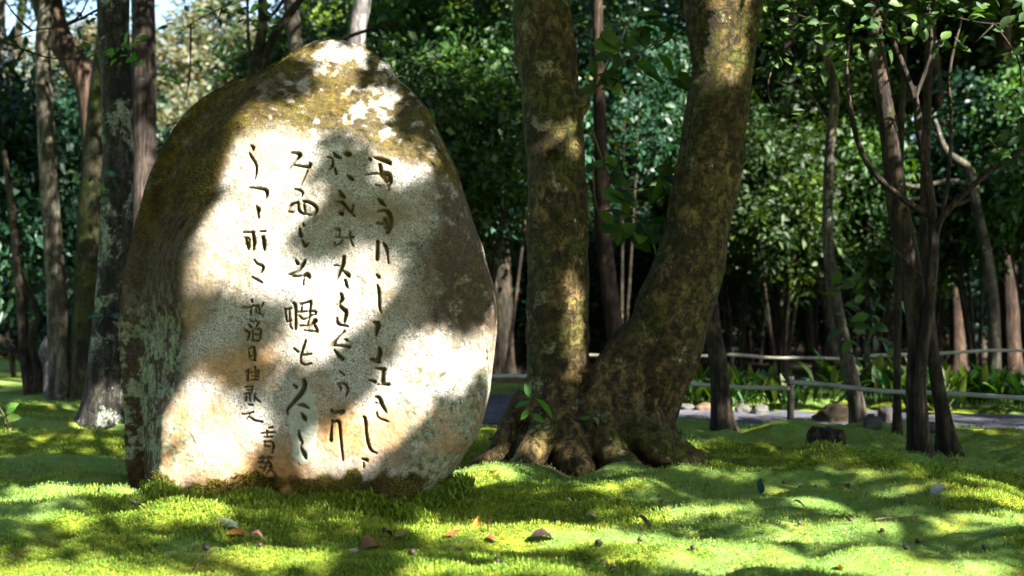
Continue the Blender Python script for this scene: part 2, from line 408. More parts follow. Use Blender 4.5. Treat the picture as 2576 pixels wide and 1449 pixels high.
star = ramp(nt, nB, [(0.3, (0.035, 0.07, 0.005)), (0.5, (0.11, 0.16, 0.01)), (0.72, (0.25, 0.28, 0.018))])
mcol = mix(nt, attr(nt, 'star'), pale, star)
mcol = mix(nt, ramp(nt, nA, [(0.56, g3(0)), (0.72, g3(0.75))]), mcol, (0.25, 0.235, 0.04))
lit = ramp(nt, nD, [(0.3, (0.012, 0.009, 0.005)), (0.6, (0.032, 0.022, 0.012)), (0.8, (0.075, 0.045, 0.022))])
nE = noise(nt, v, 13, 6, 0.7); mcol = mix(nt, ramp(nt, nE, [(0.6, g3(0)), (0.7, g3(0.6))]), mcol, (0.13, 0.1, 0.03))
mcol = mix(nt, ramp(nt, noise(nt, v, 4.5, 5, 0.65), [(0.5, g3(0)), (0.66, g3(0.7))]), mcol, (0.3, 0.3, 0.035))
mcol = mix(nt, attr(nt, 'litter'), mcol, lit)
grav = ramp(nt, mix(nt, 0.45, noise(nt, v, 55, 6, 0.8), noise(nt, v, 3, 4)), [(0.3, (0.12, 0.12, 0.16)), (0.7, (0.27, 0.265, 0.34))])
mcol = mix(nt, attr(nt, 'path'), mcol, grav)
mcol = mix(nt, mth(nt, 'MULTIPLY', ramp(nt, nC, [(0.3, g3(1)), (0.55, g3(0))]), 0.55), mcol, mix(nt, 1.0, mcol, (0.3, 0.38, 0.25), 'MULTIPLY'))
princ(nt, o, mcol, 0.95, bump(nt, mth(nt, 'ADD', nB, mth(nt, 'MULTIPLY', nC, 0.8)), 1.0, 0.02), 0.15)
MOSSG = m
g_o = tag(obj('moss_ground', gme, MOSSG), kind='structure')

m, nt, o = newmat('gravel'); v = objco(nt); q1 = noise(nt, v, 60, 6, 0.8); q2 = noise(nt, v, 2.5, 4)
vor = nd(nt, 'ShaderNodeTexVoronoi'); vor.inputs['Scale'].default_value = 55; lk(nt, v, vor.inputs['Vector'])
gc = ramp(nt, mix(nt, 0.4, q1, q2), [(0.34, (0.045, 0.045, 0.056)), (0.52, (0.1, 0.1, 0.122)), (0.68, (0.17, 0.17, 0.2))])
gc = mix(nt, ramp(nt, noise(nt, v, 9, 5, 0.7), [(0.6, g3(0)), (0.68, g3(0.8))]), gc, (0.09, 0.065, 0.035))
princ(nt, o, gc, 0.9, bump(nt, mth(nt, 'ADD', vor.outputs['Distance'], q1), 0.9, 0.02), 0.2)
xs = np.linspace(-6.9, 14, 320); ss = np.linspace(-1, 1, 26); XX, SS = np.meshgrid(xs, ss, indexing='ij')
CC = 12.25 + 0.28 * np.maximum(2.8 - XX, 0) ** 1.55 - 0.22 * (XX - 2.8) * (XX > 2.8); WW = 1.02 + 0.5 * np.clip(1.8 - XX, 0, 4)
YY = CC + SS * WW * (1 + 0.07 * fbm(XX, SS * 2, 0, 2.5, 3, 15))
i = np.arange(319)[:, None] * 26 + np.arange(25)[None]
tag(obj('gravel_path', mesh('gravel_path', np.stack([XX, YY, ground(XX, YY) + 0.012 + 0.006 * fbm(XX, YY, 0, 14, 2, 16)], -1).reshape(-1, 3), np.stack([i, i + 26, i + 27, i + 1], -1).reshape(-1, 4)), m), kind='structure')
# moss fronds standing on the ground
def mossmat(name, stops, trans=0.35):
    return leafmat(name, stops, trans, 0.6, (1.5, 1.3, 0.4), 0.25)
MOSS_STAR = mossmat('star_moss_fronds', [(0, (0.070, 0.119, 0.019)), (0.45, (0.158, 0.228, 0.025)), (0.8, (0.269, 0.317, 0.036)), (0.97, (0.353, 0.357, 0.052)), (1, (0.279, 0.168, 0.052))])
MOSS_PALE = mossmat('cushion_moss_fronds', [(0, (0.076, 0.155, 0.032)), (0.5, (0.184, 0.289, 0.071)), (0.9, (0.302, 0.402, 0.144)), (1, (0.324, 0.289, 0.091))])
MOSS_ROCK = mossmat('rock_moss_fronds', [(0, (0.012, 0.008, 0.001)), (0.35, (0.06, 0.042, 0.003)), (0.65, (0.16, 0.14, 0.008)), (1, (0.2, 0.21, 0.012))])

def fronds(base, nrm, H, nb, rng, lean=0.35):
    """small upright moss plants: nb narrow blades each, climbing round a stem"""
    n = len(base); V = []; R = []
    for k in range(nb):
        t = k / max(nb - 1, 1)
        a = rng.uniform(0, 2 * np.pi, n)
        side = np.column_stack([np.cos(a), np.sin(a), rng.uniform(-0.2, 0.2, n)])
        b = base + nrm * (H * 0.6 * t)[:, None]
        tip = b + (nrm * 0.62 + side * (0.62 - 0.3 * t)) * (H * rng.uniform(0.4, 0.62, n))[:, None]
        w = np.cross(side, nrm) * (H * 0.075)[:, None]
        V.append(np.stack([b - w, b + w, tip], 1))
    V = np.stack(V, 1).reshape(-1, 3)
    Fc = np.arange(len(V)).reshape(-1, 3)
    r = np.repeat(np.clip(rng.normal(0.5, 0.22, n), 0, 1), nb)
    return V, Fc, r

def scatter(n, d0, d1, rng):
    y = np.sqrt(rng.uniform(d0 ** 2, d1 ** 2, n)); x = rng.uniform(-1, 1, n) * (0.4 * y + 0.9)
    return x, y
def gnormal(x, y):
    e = 0.02; nx_ = -(ground(x + e, y) - ground(x - e, y)) / (2 * e); ny_ = -(ground(x, y + e) - ground(x, y - e)) / (2 * e)
    n = np.column_stack([nx_, ny_, np.ones_like(x)]); return n / np.linalg.norm(n, axis=1)[:, None]
def clear(x, y):
    l = np.interp(1, [0, 1], [0, 1])
    pd = np.abs(pathdist(x, y))
    tw = np.exp(-((x - 0.65) / 0.8) ** 2 - ((y - 7.85) / 0.42) ** 2)
    return (pd > 1.1) & (tw < 0.5 + 0.3 * RNG.uniform(-1, 1, len(x)))
fs = MB(); fp = MB()
for d0, d1, n, hs, hp, nb in ((4.2, 5.6, 72000, .026, .019, 6), (5.6, 7.4, 80000, .030, .021, 6), (7.4, 10, 54000, .034, .025, 4), (10, 14.5, 28000, .04, .028, 3)):
    x, y = scatter(n, d0, d1, RNG); k = clear(x, y); x, y = x[k], y[k]
    s = starmask(x, y); pick = RNG.uniform(0, 1, len(x)) < 0.1 + 0.9 * s
    tall = 0.7 + 0.5 * (fbm(x, y, 0, 2.2, 2, 61) + 0.5)
    for sel, H, mb, nbl in ((pick, hs, fs, nb), (~pick, hp, fp, 4)):
        X, Y = x[sel], y[sel]; h = H * tall[sel] * RNG.uniform(0.6, 1.3, len(X))
        nn = gnormal(X, Y) + RNG.normal(0, 0.16, (len(X), 3)); nn /= np.linalg.norm(nn, axis=1)[:, None]
        V, Fc, r = fronds(np.column_stack([X, Y, ground(X, Y) - 0.003]), nn, h, nbl, RNG)
        mb.add(V, Fc, np.clip(r + np.repeat(0.25 * fbm(X, Y, 0, 3, 2, 71), nbl), 0, 1).astype(np.float32))
tag(obj('star_moss', fs.mesh('star_moss', smooth=False), MOSS_STAR), 'tall yellow green star moss growing round the carved stone', 'moss', kind='stuff')
tag(obj('cushion_moss', fp.mesh('cushion_moss', smooth=False), MOSS_PALE), 'short pale green cushion moss carpeting the ground', 'moss', kind='stuff')

# ------------------------------------------------------------------ carved stone
Y0 = 6.80
OUT = [(835, 96), (880, 107), (935, 130), (982, 162), (997, 198), (1038, 232), (1075, 275), (1095, 320), (1120, 370), (1145, 420), (1165, 480), (1190, 555), (1210, 610),
       (1225, 660), (1240, 715), (1250, 765), (1250, 830), (1243, 900), (1235, 960), (1222, 1030), (1203, 1090), (1170, 1140), (1140, 1190), (1105, 1250), (1080, 1320),
       (800, 1330), (500, 1330), (380, 1310), (335, 1240), (320, 1180), (316, 1110), (313, 1050), (310, 1000), (306, 930), (300, 850), (303, 780), (310, 720), (320, 650), (335, 590),
       (350, 530), (365, 470), (385, 420), (410, 370), (440, 320), (480, 272), (530, 233), (590, 207), (650, 185), (700, 155), (750, 124), (792, 104)]
poly = np.array([P(x, y, Y0)[[0, 2]] for x, y in OUT])
pc = crom(np.vstack([poly, poly[:1]]), 260)[:-1]
pc = pc + 0.006 * np.column_stack([fbm(pc[:, 0], pc[:, 1], 0, 9, 3, 201), fbm(pc[:, 0], pc[:, 1], 5, 9, 3, 202)])
ST = 0.0046
sx = np.arange(pc[:, 0].min() - ST, pc[:, 0].max() + 2 * ST, ST); sz = np.arange(pc[:, 1].min() - ST, pc[:, 1].max() + 2 * ST, ST)
SX, SZ = np.meshgrid(sx, sz); shp = SX.shape
A = pc; B = np.roll(pc, -1, 0)
dist = np.full(SX.size, 1e9); near = np.zeros((SX.size, 2)); ins = np.zeros(SX.size, bool)
pt = np.column_stack([SX.ravel(), SZ.ravel()])
for a, b in zip(A, B):
    ab = b - a; t = np.clip(((pt - a) @ ab) / (ab @ ab + 1e-12), 0, 1); q = a + t[:, None] * ab
    dd = np.hypot(*(pt - q).T); k = dd < dist; dist[k] = dd[k]; near[k] = q[k]
    c = ((a[1] > pt[:, 1]) != (b[1] > pt[:, 1]))
    xi = a[0] + (pt[:, 1] - a[1]) / (b[1] - a[1] + 1e-12) * (b[0] - a[0]); ins ^= c & (pt[:, 0] < xi)
D = np.where(ins, dist, 0).reshape(shp)
# pixel coordinates of each grid point as seen on the front face
YF = 6.42
def topx(x, z, d):
    v_ = (z - CAMZ) / d; cp, sp = math.cos(PITCH), math.sin(PITCH)
    f_ = cp + v_ * sp; return PW / 2 + F * x / d / f_, PH / 2 - F * (v_ * cp - sp) / f_
# thickness of the front half
PX, PY = topx(SX, SZ, YF)          # pixel at the face
PXo, PYo = topx(SX, SZ, Y0)        # pixel at the mid plane
def smin(a, b, k):
    h = np.clip(0.5 + 0.5 * (b - a) / k, 0, 1); return b * (1 - h) + a * h - k * h * (1 - h)
tf = 0.375 - 0.018 * (SZ - 1.0) + 0.012 * fbm(SX, SZ, 0, 1.6, 2, 210)
ys = np.array([90, 200, 300, 400, 500, 560, 650, 750, 850, 950, 1050, 1150, 1240, 1400])
ridge = np.interp(PY, ys, [760, 700, 615, 562, 556, 505, 455, 462, 472, 458, 425, 418, 405, 400]) + 14 * fbm(SZ, SX * 0, 0, 5, 2, 8)
leftx = np.interp(PYo, [96, 124, 155, 185, 207, 233, 272, 320, 370, 420, 470, 530, 590, 650, 720, 780, 850, 930, 1000, 1050, 1110, 1180, 1240, 1310],
                  [835, 750, 700, 650, 590, 530, 480, 440, 410, 385, 365, 350, 335, 320, 310, 303, 300, 306, 310, 313, 316, 320, 335, 380])
tl = tf * np.clip((PX - leftx + 14) / np.maximum(ridge - leftx, 40), 0, 3)
topline = np.interp(PX, [300, 560, 700, 830, 900, 1000, 1080, 1200], [420, 335, 322, 330, 355, 400, 420, 470])
tt = tf - np.maximum((topline - PY) / 500, -0.2) * 0.62 + 0.02
tr = tf - 0.55 * (PX - (1075 + 25 * fbm(SZ, SX * 0, 0, 3, 2, 5))) / 500 + 0.012
te = 1.25 * np.sqrt(np.maximum(D * (0.5 - np.minimum(D, 0.25)), 0)) + 0.1 * sstep(0, 0.03, D)
T = smin(smin(smin(tf, tl, 0.035), tt, 0.07), smin(tr, te, 0.06), 0.05)
T = np.maximum(T, 0.02)
faceness = sstep(0.03, 0.0, tf - T)
rough = (1 - 0.75 * faceness)
T = T + (rough + 0.12) * (0.022 * fbm(SX, SZ, T * 2, 5, 3, 220) + 0.011 * fbm(SX, SZ, T * 3, 22, 3, 230)) + 0.0022 * fbm(SX, SZ, 0, 70, 2, 240)
# spalled flakes low on the left and a smooth repair patch
flake = sstep(1.0, 0.9, np.hypot((PX - 452) / 42, (PY - 1130) / 70) + 0.35 * fbm(PX, PY, 0, 0.03, 3, 9))
T = T - 0.005 * flake * (0.6 + 0.6 * fbm(SX, SZ, 0, 20, 3, 77))
patch = sstep(1.0, 0.93, np.hypot((PX - 760 - (PY - 1060) * 0.02) / 36, (PY - 1060) / 96) + 0.35 * fbm(PX, PY, 0, 0.02, 3, 19))
strip = sstep(1.0, 0.8, np.hypot((PX - 772) / 22, (PY - 935) / 75))
T = T + 0.004 * patch

# strokes of the inscription, traced as (x, y, width)
K4 = [[(245,95,10),(263,112,26),(262,138,6)], [(235,160,8),(250,190,22),(285,250,22),(292,310,20),(280,375,4)], [(238,448,10),(300,455,16),(360,465,26),(380,490,30),(372,540,8)],
 [(295,605,10),(308,635,34),(305,670,20),(315,700,14)], [(185,822,12),(275,822,14)], [(262,825,24),(272,900,34),(268,965,22)], [(205,870,12),(215,920,40),(225,960,24)], [(198,868,10),(235,880,14),(242,950,10)],
 [(330,818,14),(370,814,14)], [(350,868,30),(358,930,34),(360,972,16)], [(278,1055,14),(300,1085,18),(350,1110,24),(340,1150,20),(325,1165,6)], [(260,1200,8),(300,1220,16),(345,1248,8)],
 [(585,155,8),(625,160,20),(655,175,34),(620,220,20),(570,285,6)], [(600,255,12),(650,265,16),(730,275,24),(745,250,22)], [(722,300,8),(700,350,10),(668,420,3)], [(615,460,8),(655,470,18),(680,490,18),(672,525,4)],
 [(555,640,12),(590,590,20),(640,572,14)], [(560,650,14),(600,655,10)], [(640,570,14),(650,640,24),(690,670,20)], [(690,565,18),(740,575,22),(790,610,26),(795,650,24),(760,685,16)], [(690,590,20),(700,650,14)], [(655,655,12),(770,685,14)],
 [(685,750,12),(690,765,24)], [(655,790,14),(660,840,34),(670,860,20)], [(680,890,14),(700,935,28),(730,915,10)], [(625,1060,16),(640,1085,28)], [(705,1060,18),(680,1100,30),(645,1150,20),(570,1175,12)],
 [(565,1175,12),(610,1190,20),(680,1190,16),(720,1180,40),(740,1205,20)], [(690,1190,24),(690,1265,8)],
 [(935,150,8),(960,180,30),(1000,200,16)], [(885,190,10),(920,195,14)], [(930,210,14),(930,260,24),(900,300,10)], [(950,290,20),(960,330,20)], [(1030,160,20),(1055,165,40),(1080,170,20)], [(1055,345,14),(1080,365,34),(1105,385,16)],
 [(985,470,10),(1005,510,34),(1030,530,20)], [(975,565,14),(1020,580,26),(1060,630,22),(1120,690,12)], [(1105,595,10),(1095,650,20)], [(998,665,30),(1010,668,34)],
 [(950,790,8),(975,800,16),(995,795,10)], [(995,800,8),(990,860,10)], [(955,862,10),(1020,868,12),(1110,865,14)], [(1080,820,14),(1078,860,12),(1090,900,12),(1108,940,6)], [(948,905,8),(955,930,10),(1000,915,8),(1015,890,8)],
 [(1030,1030,24),(1020,1090,34),(985,1170,34),(970,1215,14)], [(950,1100,14),(985,1105,12)], [(1025,1150,12),(1060,1180,34),(1075,1200,14)], [(1040,1225,20),(1050,1265,26),(1062,1290,8)],
 [(1230,200,14),(1250,215,20)], [(1280,195,18),(1330,210,34),(1400,235,36),(1415,255,14)], [(1325,255,30),(1335,310,32)], [(1205,340,14),(1280,330,16),(1340,330,28),(1395,335,36),(1420,390,28),(1405,430,16)], [(1345,340,50),(1380,390,50)], [(1290,425,10),(1330,435,12)], [(1390,420,20),(1405,465,6)],
 [(1310,540,14),(1340,570,36),(1370,600,14)], [(1310,648,14),(1370,640,26),(1410,680,40),(1410,760,50),(1395,825,30)], [(1305,745,20),(1345,750,22)], [(1370,720,40),(1380,780,40)],
 [(1310,900,26),(1308,980,30),(1305,1050,30)], [(1360,915,18),(1385,960,28),(1395,1020,14),(1400,1085,3)], [(1300,1180,14),(1320,1200,26)], [(1310,1265,12),(1322,1320,26),(1322,1400,24),(1325,1449,22)]]
K5 = [[(1208,0,22),(1215,80,22),(1218,130,18),(1230,165,6)],
 [(235,70,18),(240,85,10)], [(160,122,10),(205,125,16),(255,110,8)], [(225,125,14),(230,180,14)], [(265,115,10),(270,165,12)], [(280,110,14),(295,150,12),(285,175,8)], [(325,90,12),(305,120,8)], [(290,165,8),(325,185,10)],
 [(225,225,12),(250,235,10)], [(260,220,10),(280,240,12)], [(210,255,12),(230,275,18)], [(290,240,14),(270,270,10)], [(185,300,14),(215,320,18),(205,370,14)], [(240,290,12),(300,295,14),(300,360,12)], [(250,330,9),(285,333,9)], [(240,300,12),(240,385,12)], [(230,378,10),(290,380,13)],
 [(215,440,12),(250,425,12),(255,480,22),(255,530,18)], [(215,465,10),(215,510,14)], [(225,495,10),(250,505,10)], [(235,528,14),(262,533,14)],
 [(190,615,14),(215,600,10)], [(205,615,16),(205,685,16)], [(225,625,8),(290,610,12)], [(260,580,14),(262,680,12)], [(240,650,10),(290,655,12)], [(230,682,9),(285,678,9)], [(285,625,10),(280,645,9)],
 [(190,735,8),(245,730,10)], [(205,757,8),(240,752,8)], [(240,730,8),(230,790,9)], [(180,790,10),(215,780,10)], [(195,810,8),(190,840,6)], [(220,790,9),(225,845,9)], [(255,800,10),(275,830,10),(300,850,8)], [(260,790,8),(252,840,6)], [(215,868,14),(245,875,10)],
 [(165,942,10),(200,942,8),(250,925,8)], [(225,935,10),(195,985,5)], [(220,965,6),(260,990,16),(320,1003,6)],
 [(370,1048,14),(398,1043,14)], [(310,1088,12),(360,1085,8),(415,1082,12)], [(355,1070,14),(350,1110,8)], [(330,1120,8),(395,1115,10)], [(335,1150,10),(338,1190,12)], [(340,1155,10),(390,1155,12),(405,1190,18),(395,1240,12)], [(345,1190,8),(375,1188,8)],
 [(295,1280,12),(390,1275,14)], [(320,1265,10),(320,1310,10)], [(365,1268,12),(360,1320,12)], [(290,1310,12),(345,1320,12),(330,1380,14)], [(375,1310,14),(390,1350,14),(350,1400,10)], [(300,1345,10),(330,1360,10)], [(370,1340,10),(410,1395,10)],
 [(490,135,16),(500,200,16),(505,230,14)], [(495,140,10),(545,130,10)], [(555,90,16),(570,120,24),(572,290,20)], [(525,145,10),(530,260,10),(550,290,8)], [(505,235,8),(540,225,6)],
 [(610,100,12),(690,78,20)], [(620,105,10),(615,150,12),(590,160,8)], [(690,85,20),(680,180,18),(665,250,14)], [(590,160,10),(720,155,14),(725,180,12)], [(600,190,10),(640,215,14),(720,175,10)], [(610,265,12),(700,265,14)], [(725,225,30),(690,260,20),(665,285,14)], [(640,300,8),(740,310,16)], [(705,240,20),(735,290,20)],
 [(650,380,14),(632,430,22),(610,500,22),(615,545,18),(650,565,16),(695,553,10)], [(560,440,14),(590,465,20)], [(600,490,14),(650,488,14),(692,480,8)],
 [(635,685,26),(645,720,34),(620,780,34),(560,850,28),(510,910,20),(515,945,8)], [(560,720,20),(585,740,18)], [(590,870,12),(640,875,26),(675,895,10)], [(620,935,10),(640,970,34),(655,995,10)], [(597,1070,8),(605,1120,24),(625,1160,16),(615,1190,12),(640,1250,34),(655,1280,16)],
 [(920,20,18),(928,60,30),(905,100,20),(940,140,30),(960,160,30),(945,230,26)], [(885,100,10),(905,110,14)], [(890,205,12),(900,250,24),(975,270,12)], [(950,305,8),(900,355,12),(860,405,26),(835,430,8)], [(850,415,14),(920,418,14),(985,428,24)], [(955,370,14),(970,378,16)], [(870,450,12),(900,490,28),(935,520,26)],
 [(910,615,14),(945,640,8)], [(895,710,12),(920,740,14),(915,760,8)], [(900,705,10),(945,710,16),(975,750,18),(960,800,12)], [(850,910,16),(865,930,20),(940,920,24),(915,945,10)], [(855,990,14),(848,1080,20),(845,1140,30)], [(860,1005,16),(905,1000,22),(915,1080,22),(925,1180,20),(937,1295,8)],
 [(1175,240,20),(1205,255,36),(1195,300,30),(1190,340,14)], [(1215,440,24),(1220,480,34),(1200,530,30)], [(1150,520,20),(1210,540,30)], [(1190,590,14),(1245,600,28),(1265,600,14)], [(1245,610,24),(1240,690,34)], [(1135,680,14),(1180,695,26)], [(1205,715,10),(1285,715,24)],
 [(1185,810,12),(1215,820,26),(1235,870,30),(1270,928,10)], [(1190,855,12),(1215,865,10)], [(1195,930,10),(1210,970,12),(1280,998,8)], [(1100,965,20),(1108,985,24),(1115,1080,24),(1130,1170,26),(1155,1220,20),(1195,1243,10)], [(1085,1285,16),(1120,1295,24)], [(1095,1310,12),(1095,1350,14)]]
groove = np.full(shp, 99.0)       # signed distance to a stroke edge, in photo pixels
for Kx, s_, ox, oy in ((K4, 3.294, 560, 340), (K5, 3.018, 560, 740)):
    for st in Kx:
        q = np.array([((x / s_ + ox) / 1.0097, (y / s_ + oy) / 1.0097, max(w, 11) / s_ / 2 * 1.12 + 0.35) for x, y, w in st])
        q = crom(q, 4 * len(q))
        for a, b in zip(q[:-1], q[1:]):
            r = max(a[2], b[2]) + 6
            m_ = (PX > min(a[0], b[0]) - r) & (PX < max(a[0], b[0]) + r) & (PY > min(a[1], b[1]) - r) & (PY < max(a[1], b[1]) + r)
            if not m_.any(): continue
            x, y = PX[m_], PY[m_]; ab = b[:2] - a[:2]
            t = np.clip(((x - a[0]) * ab[0] + (y - a[1]) * ab[1]) / (ab @ ab + 1e-9), 0, 1)
            dd = np.hypot(x - a[0] - t * ab[0], y - a[1] - t * ab[1]) - (a[2] + t * (b[2] - a[2]))
            groove[m_] = np.minimum(groove[m_], dd)
gm = sstep(1.1, -1.6, groove)
T = T - (0.013 * gm + 0.026 * sstep(0.5, -6.5, groove))
SY = Y0 - T
Dm = ins.reshape(shp)
c = Dm[:-1, :-1] | Dm[1:, :-1] | Dm[:-1, 1:] | Dm[1:, 1:]
used = np.zeros(shp, bool); used[:-1, :-1] |= c; used[1:, :-1] |= c; used[:-1, 1:] |= c; used[1:, 1:] |= c
edge = used & ~Dm
VX, VZ, VY = SX.copy(), SZ.copy(), SY.copy()
ne = near.reshape(*shp, 2); VX[edge] = ne[edge][:, 0]; VZ[edge] = ne[edge][:, 1]; VY[edge] = Y0
idf = np.full(shp, -1); idf[used] = np.arange(used.sum())
inner = used & ~edge; idb = idf.copy(); idb[inner] = used.sum() + np.arange(inner.sum())
YB = Y0 + 0.9 * np.sqrt(np.maximum(D * (0.5 - np.minimum(D, 0.25)), 0)) + 0.02 * fbm(SX, SZ, 3, 4, 3, 250)
Vst = np.vstack([np.column_stack([VX[used], VY[used], VZ[used]]), np.column_stack([VX[inner], YB[inner], VZ[inner]])])
def quads(idm): return np.stack([idm[:-1, :-1][c], idm[:-1, 1:][c], idm[1:, 1:][c], idm[1:, :-1][c]], -1)
Fst = np.vstack([quads(idf), quads(idb)[:, ::-1]])
# weathering masks
n1 = fbm(SX, SZ, T, 4, 4, 301); n2 = fbm(SX, SZ, T, 14, 4, 302); n3 = fbm(SX, SZ, T, 1.6, 3, 303); n4 = fbm(SX, SZ, T, 45, 3, 304)
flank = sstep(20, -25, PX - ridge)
topz = sstep(-45, 30, topline - PY + 40 * n1)
apex = np.exp(-((PX - 830) / 70) ** 2 - ((PY - 105) / 36) ** 2)
moss = np.clip(topz * sstep(-0.2, 0.2, n2 + 0.5 * n1 + 0.26 - 0.75 * apex + 0.55 * n4 - 0.3 * sstep(0.5, 1, apex)), 0, 1)
moss = np.maximum(moss, flank * sstep(760, 480, PY + 160 * n1) * sstep(-0.75, 0.0, n2 + 0.5 * n1))
moss = np.maximum(moss, sstep(-0.02, 0.25, n1 + 0.6 * n2 - 1.0 + 1.4 * sstep(1130, 1235, PY)) * (PX > 380))
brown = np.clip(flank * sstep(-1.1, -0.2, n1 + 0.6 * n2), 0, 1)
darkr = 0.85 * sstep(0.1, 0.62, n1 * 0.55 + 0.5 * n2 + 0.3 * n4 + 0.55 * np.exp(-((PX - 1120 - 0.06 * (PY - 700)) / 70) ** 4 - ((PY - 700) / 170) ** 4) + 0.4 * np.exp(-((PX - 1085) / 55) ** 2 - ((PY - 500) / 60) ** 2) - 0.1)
lich = np.clip(flank * sstep(650, 900, PY) * sstep(-0.1, 0.12, n2 + 0.6 * n4 + 0.5 * n1 + 0.02 - 0.3 * sstep(1130, 1200, PY)), 0, 1)
lich = np.maximum(lich, sstep(980, 1080, PX) * sstep(820, 960, PY) * sstep(0.06, 0.16, n2 + 0.6 * n4 + 0.1 * sstep(1000, 1100, PY)))
lich = np.maximum(lich, np.maximum(flake * sstep(-0.1, 0.1, n2 + n4), 0))
lich = np.maximum(lich, topz * sstep(0.33, 0.42, n4 + 0.4 * n2) * 0.8)
rust = sstep(-0.15, 0.5, n3 + 0.4 * n1 + 0.55 * sstep(850, 1080, PY) - 0.3 + 0.5 * np.exp(-((PX - 470) / 40) ** 2 - ((PY - 800) / 90) ** 2)) * (1 - 0.4 * flank)
rust = rust * (1 - 0.75 * np.exp(-((PX - 540) / 110) ** 2 - ((PY - 1100) / 110) ** 2))  # sunlit patch put into the colour: rust thinned so it burns out white
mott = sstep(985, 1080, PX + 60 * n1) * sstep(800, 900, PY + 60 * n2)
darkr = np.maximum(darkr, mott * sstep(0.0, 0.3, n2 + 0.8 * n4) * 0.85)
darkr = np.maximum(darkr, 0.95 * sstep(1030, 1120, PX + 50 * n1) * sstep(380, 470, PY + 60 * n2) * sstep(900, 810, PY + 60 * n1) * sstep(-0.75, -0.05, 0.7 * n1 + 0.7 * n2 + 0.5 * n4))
darkr = np.maximum(darkr, 0.8 * sstep(0.09, 0.02, D + 0.05 * n1) * sstep(-0.3, 0.1, n2 + 0.5 * n4))
rust = np.maximum(rust, 0.75 * sstep(1.1, 0.3, np.hypot((PX - 600) / 150, (PY - 925) / 70) + 0.7 * n1 + 0.3 * n2))
def va(a, back=0.0): return np.concatenate([a[used], np.full(inner.sum(), back)])
stme = mesh('boulder', Vst - np.array([-0.95, Y0, 0]), Fst, True, None, {'moss': va(moss, 0.6), 'brown': va(np.maximum(brown, darkr), 0.4), 'lichen': va(lich), 'rust': va(np.clip(rust, 0, 1), 0.3),
            'groove': va(gm), 'patch': va(patch * sstep(-0.35, 0.1, n2 + 0.5 * n4 + 0.3) * 0.85)})
m, nt, o = newmat('weathered_granite'); v = objco(nt)
f1 = noise(nt, v, 130, 3, 0.7); f2 = noise(nt, v, 9, 5, 0.6); f3 = noise(nt, v, 30, 7, 0.75)
base = ramp(nt, f1, [(0.34, (0.035, 0.034, 0.032)), (0.45, (0.24, 0.232, 0.215)), (0.62, (0.46, 0.445, 0.415))])
base = mix(nt, ramp(nt, f2, [(0.4, g3(0.0)), (0.68, g3(0.55))]), base, mix(nt, f1, (0.11, 0.09, 0.06), (0.36, 0.3, 0.2)))
fp_ = noise(nt, v, 2.3, 6, 0.7, 0.5); base = mix(nt, ramp(nt, fp_, [(0.46, g3(0)), (0.62, g3(0.75))]), base, mix(nt, f3, (0.06, 0.04, 0.016), (0.24, 0.17, 0.085)))
rc = ramp(nt, f3, [(0.3, (0.15, 0.06, 0.008)), (0.55, (0.34, 0.17, 0.035)), (0.8, (0.42, 0.29, 0.12))])
base = mix(nt, mth(nt, 'MULTIPLY', attr(nt, 'rust'), 0.9), base, rc)
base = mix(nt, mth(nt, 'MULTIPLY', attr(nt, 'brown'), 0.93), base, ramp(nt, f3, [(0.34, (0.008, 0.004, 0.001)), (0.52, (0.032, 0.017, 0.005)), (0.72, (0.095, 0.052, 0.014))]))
base = mix(nt, attr(nt, 'lichen'), base, ramp(nt, f3, [(0.36, (0.04, 0.04, 0.022)), (0.5, (0.16, 0.17, 0.11)), (0.7, (0.3, 0.315, 0.23))]))
base = mix(nt, attr(nt, 'patch'), base, ramp(nt, f3, [(0.3, (0.25, 0.27, 0.22)), (0.7, (0.36, 0.38, 0.32))]))
base = mix(nt, mth(nt, 'MULTIPLY', attr(nt, 'moss'), 0.92), base, ramp(nt, mix(nt, 0.5, f3, noise(nt, v, 7, 5, 0.7)), [(0.36, (0.008, 0.006, 0.001)), (0.52, (0.05, 0.034, 0.003)), (0.7, (0.15, 0.115, 0.01))]))
base = mix(nt, mth(nt, 'MULTIPLY', attr(nt, 'groove'), 0.85), base, ramp(nt, f3, [(0.35, (0.045, 0.034, 0.012)), (0.6, (0.15, 0.115, 0.048)), (0.75, (0.24, 0.19, 0.09))]))
princ(nt, o, base, 0.9, bump(nt, mth(nt, 'ADD', mth(nt, 'MULTIPLY', f1, 0.35), mth(nt, 'ADD', f3, mth(nt, 'MULTIPLY', attr(nt, 'moss'), f1))), 0.4, 0.008), 0.2)
STONEM = m
st_root = thing('stone_monument', 'large upright boulder carved with columns of flowing cursive writing, mossy on top', 'monument', (-0.95, Y0, 0))
obj('boulder', stme, STONEM, st_root)
# moss plants on the stone
mflat = (moss * used * Dm); gy_, gx_ = np.gradient(SY, ST)
pr = mflat.ravel() / mflat.sum(); pick = RNG.choice(mflat.size, 30000, p=pr)
nr = np.column_stack([gx_.ravel()[pick], -np.ones(len(pick)), gy_.ravel()[pick]]); nr /= np.linalg.norm(nr, axis=1)[:, None]
nr = nr + np.array([0, 0, 0.5]); nr /= np.linalg.norm(nr, axis=1)[:, None]
pos = np.column_stack([SX.ravel()[pick], SY.ravel()[pick] + 0.002, SZ.ravel()[pick]]) + RNG.normal(0, 0.002, (len(pick), 3))
low = pos[:, 2] < 0.28
V, Fc, r = fronds(pos, nr, RNG.uniform(0.008, 0.017, len(pick)) * np.where(low, 1.9, 1.0), 3, RNG)
r = np.clip(r - 0.12 + np.repeat(1.1 * fbm(pos[:, 0], pos[:, 1], pos[:, 2], 7, 3, 311) + 0.35 * low, 3), 0, 0.93)
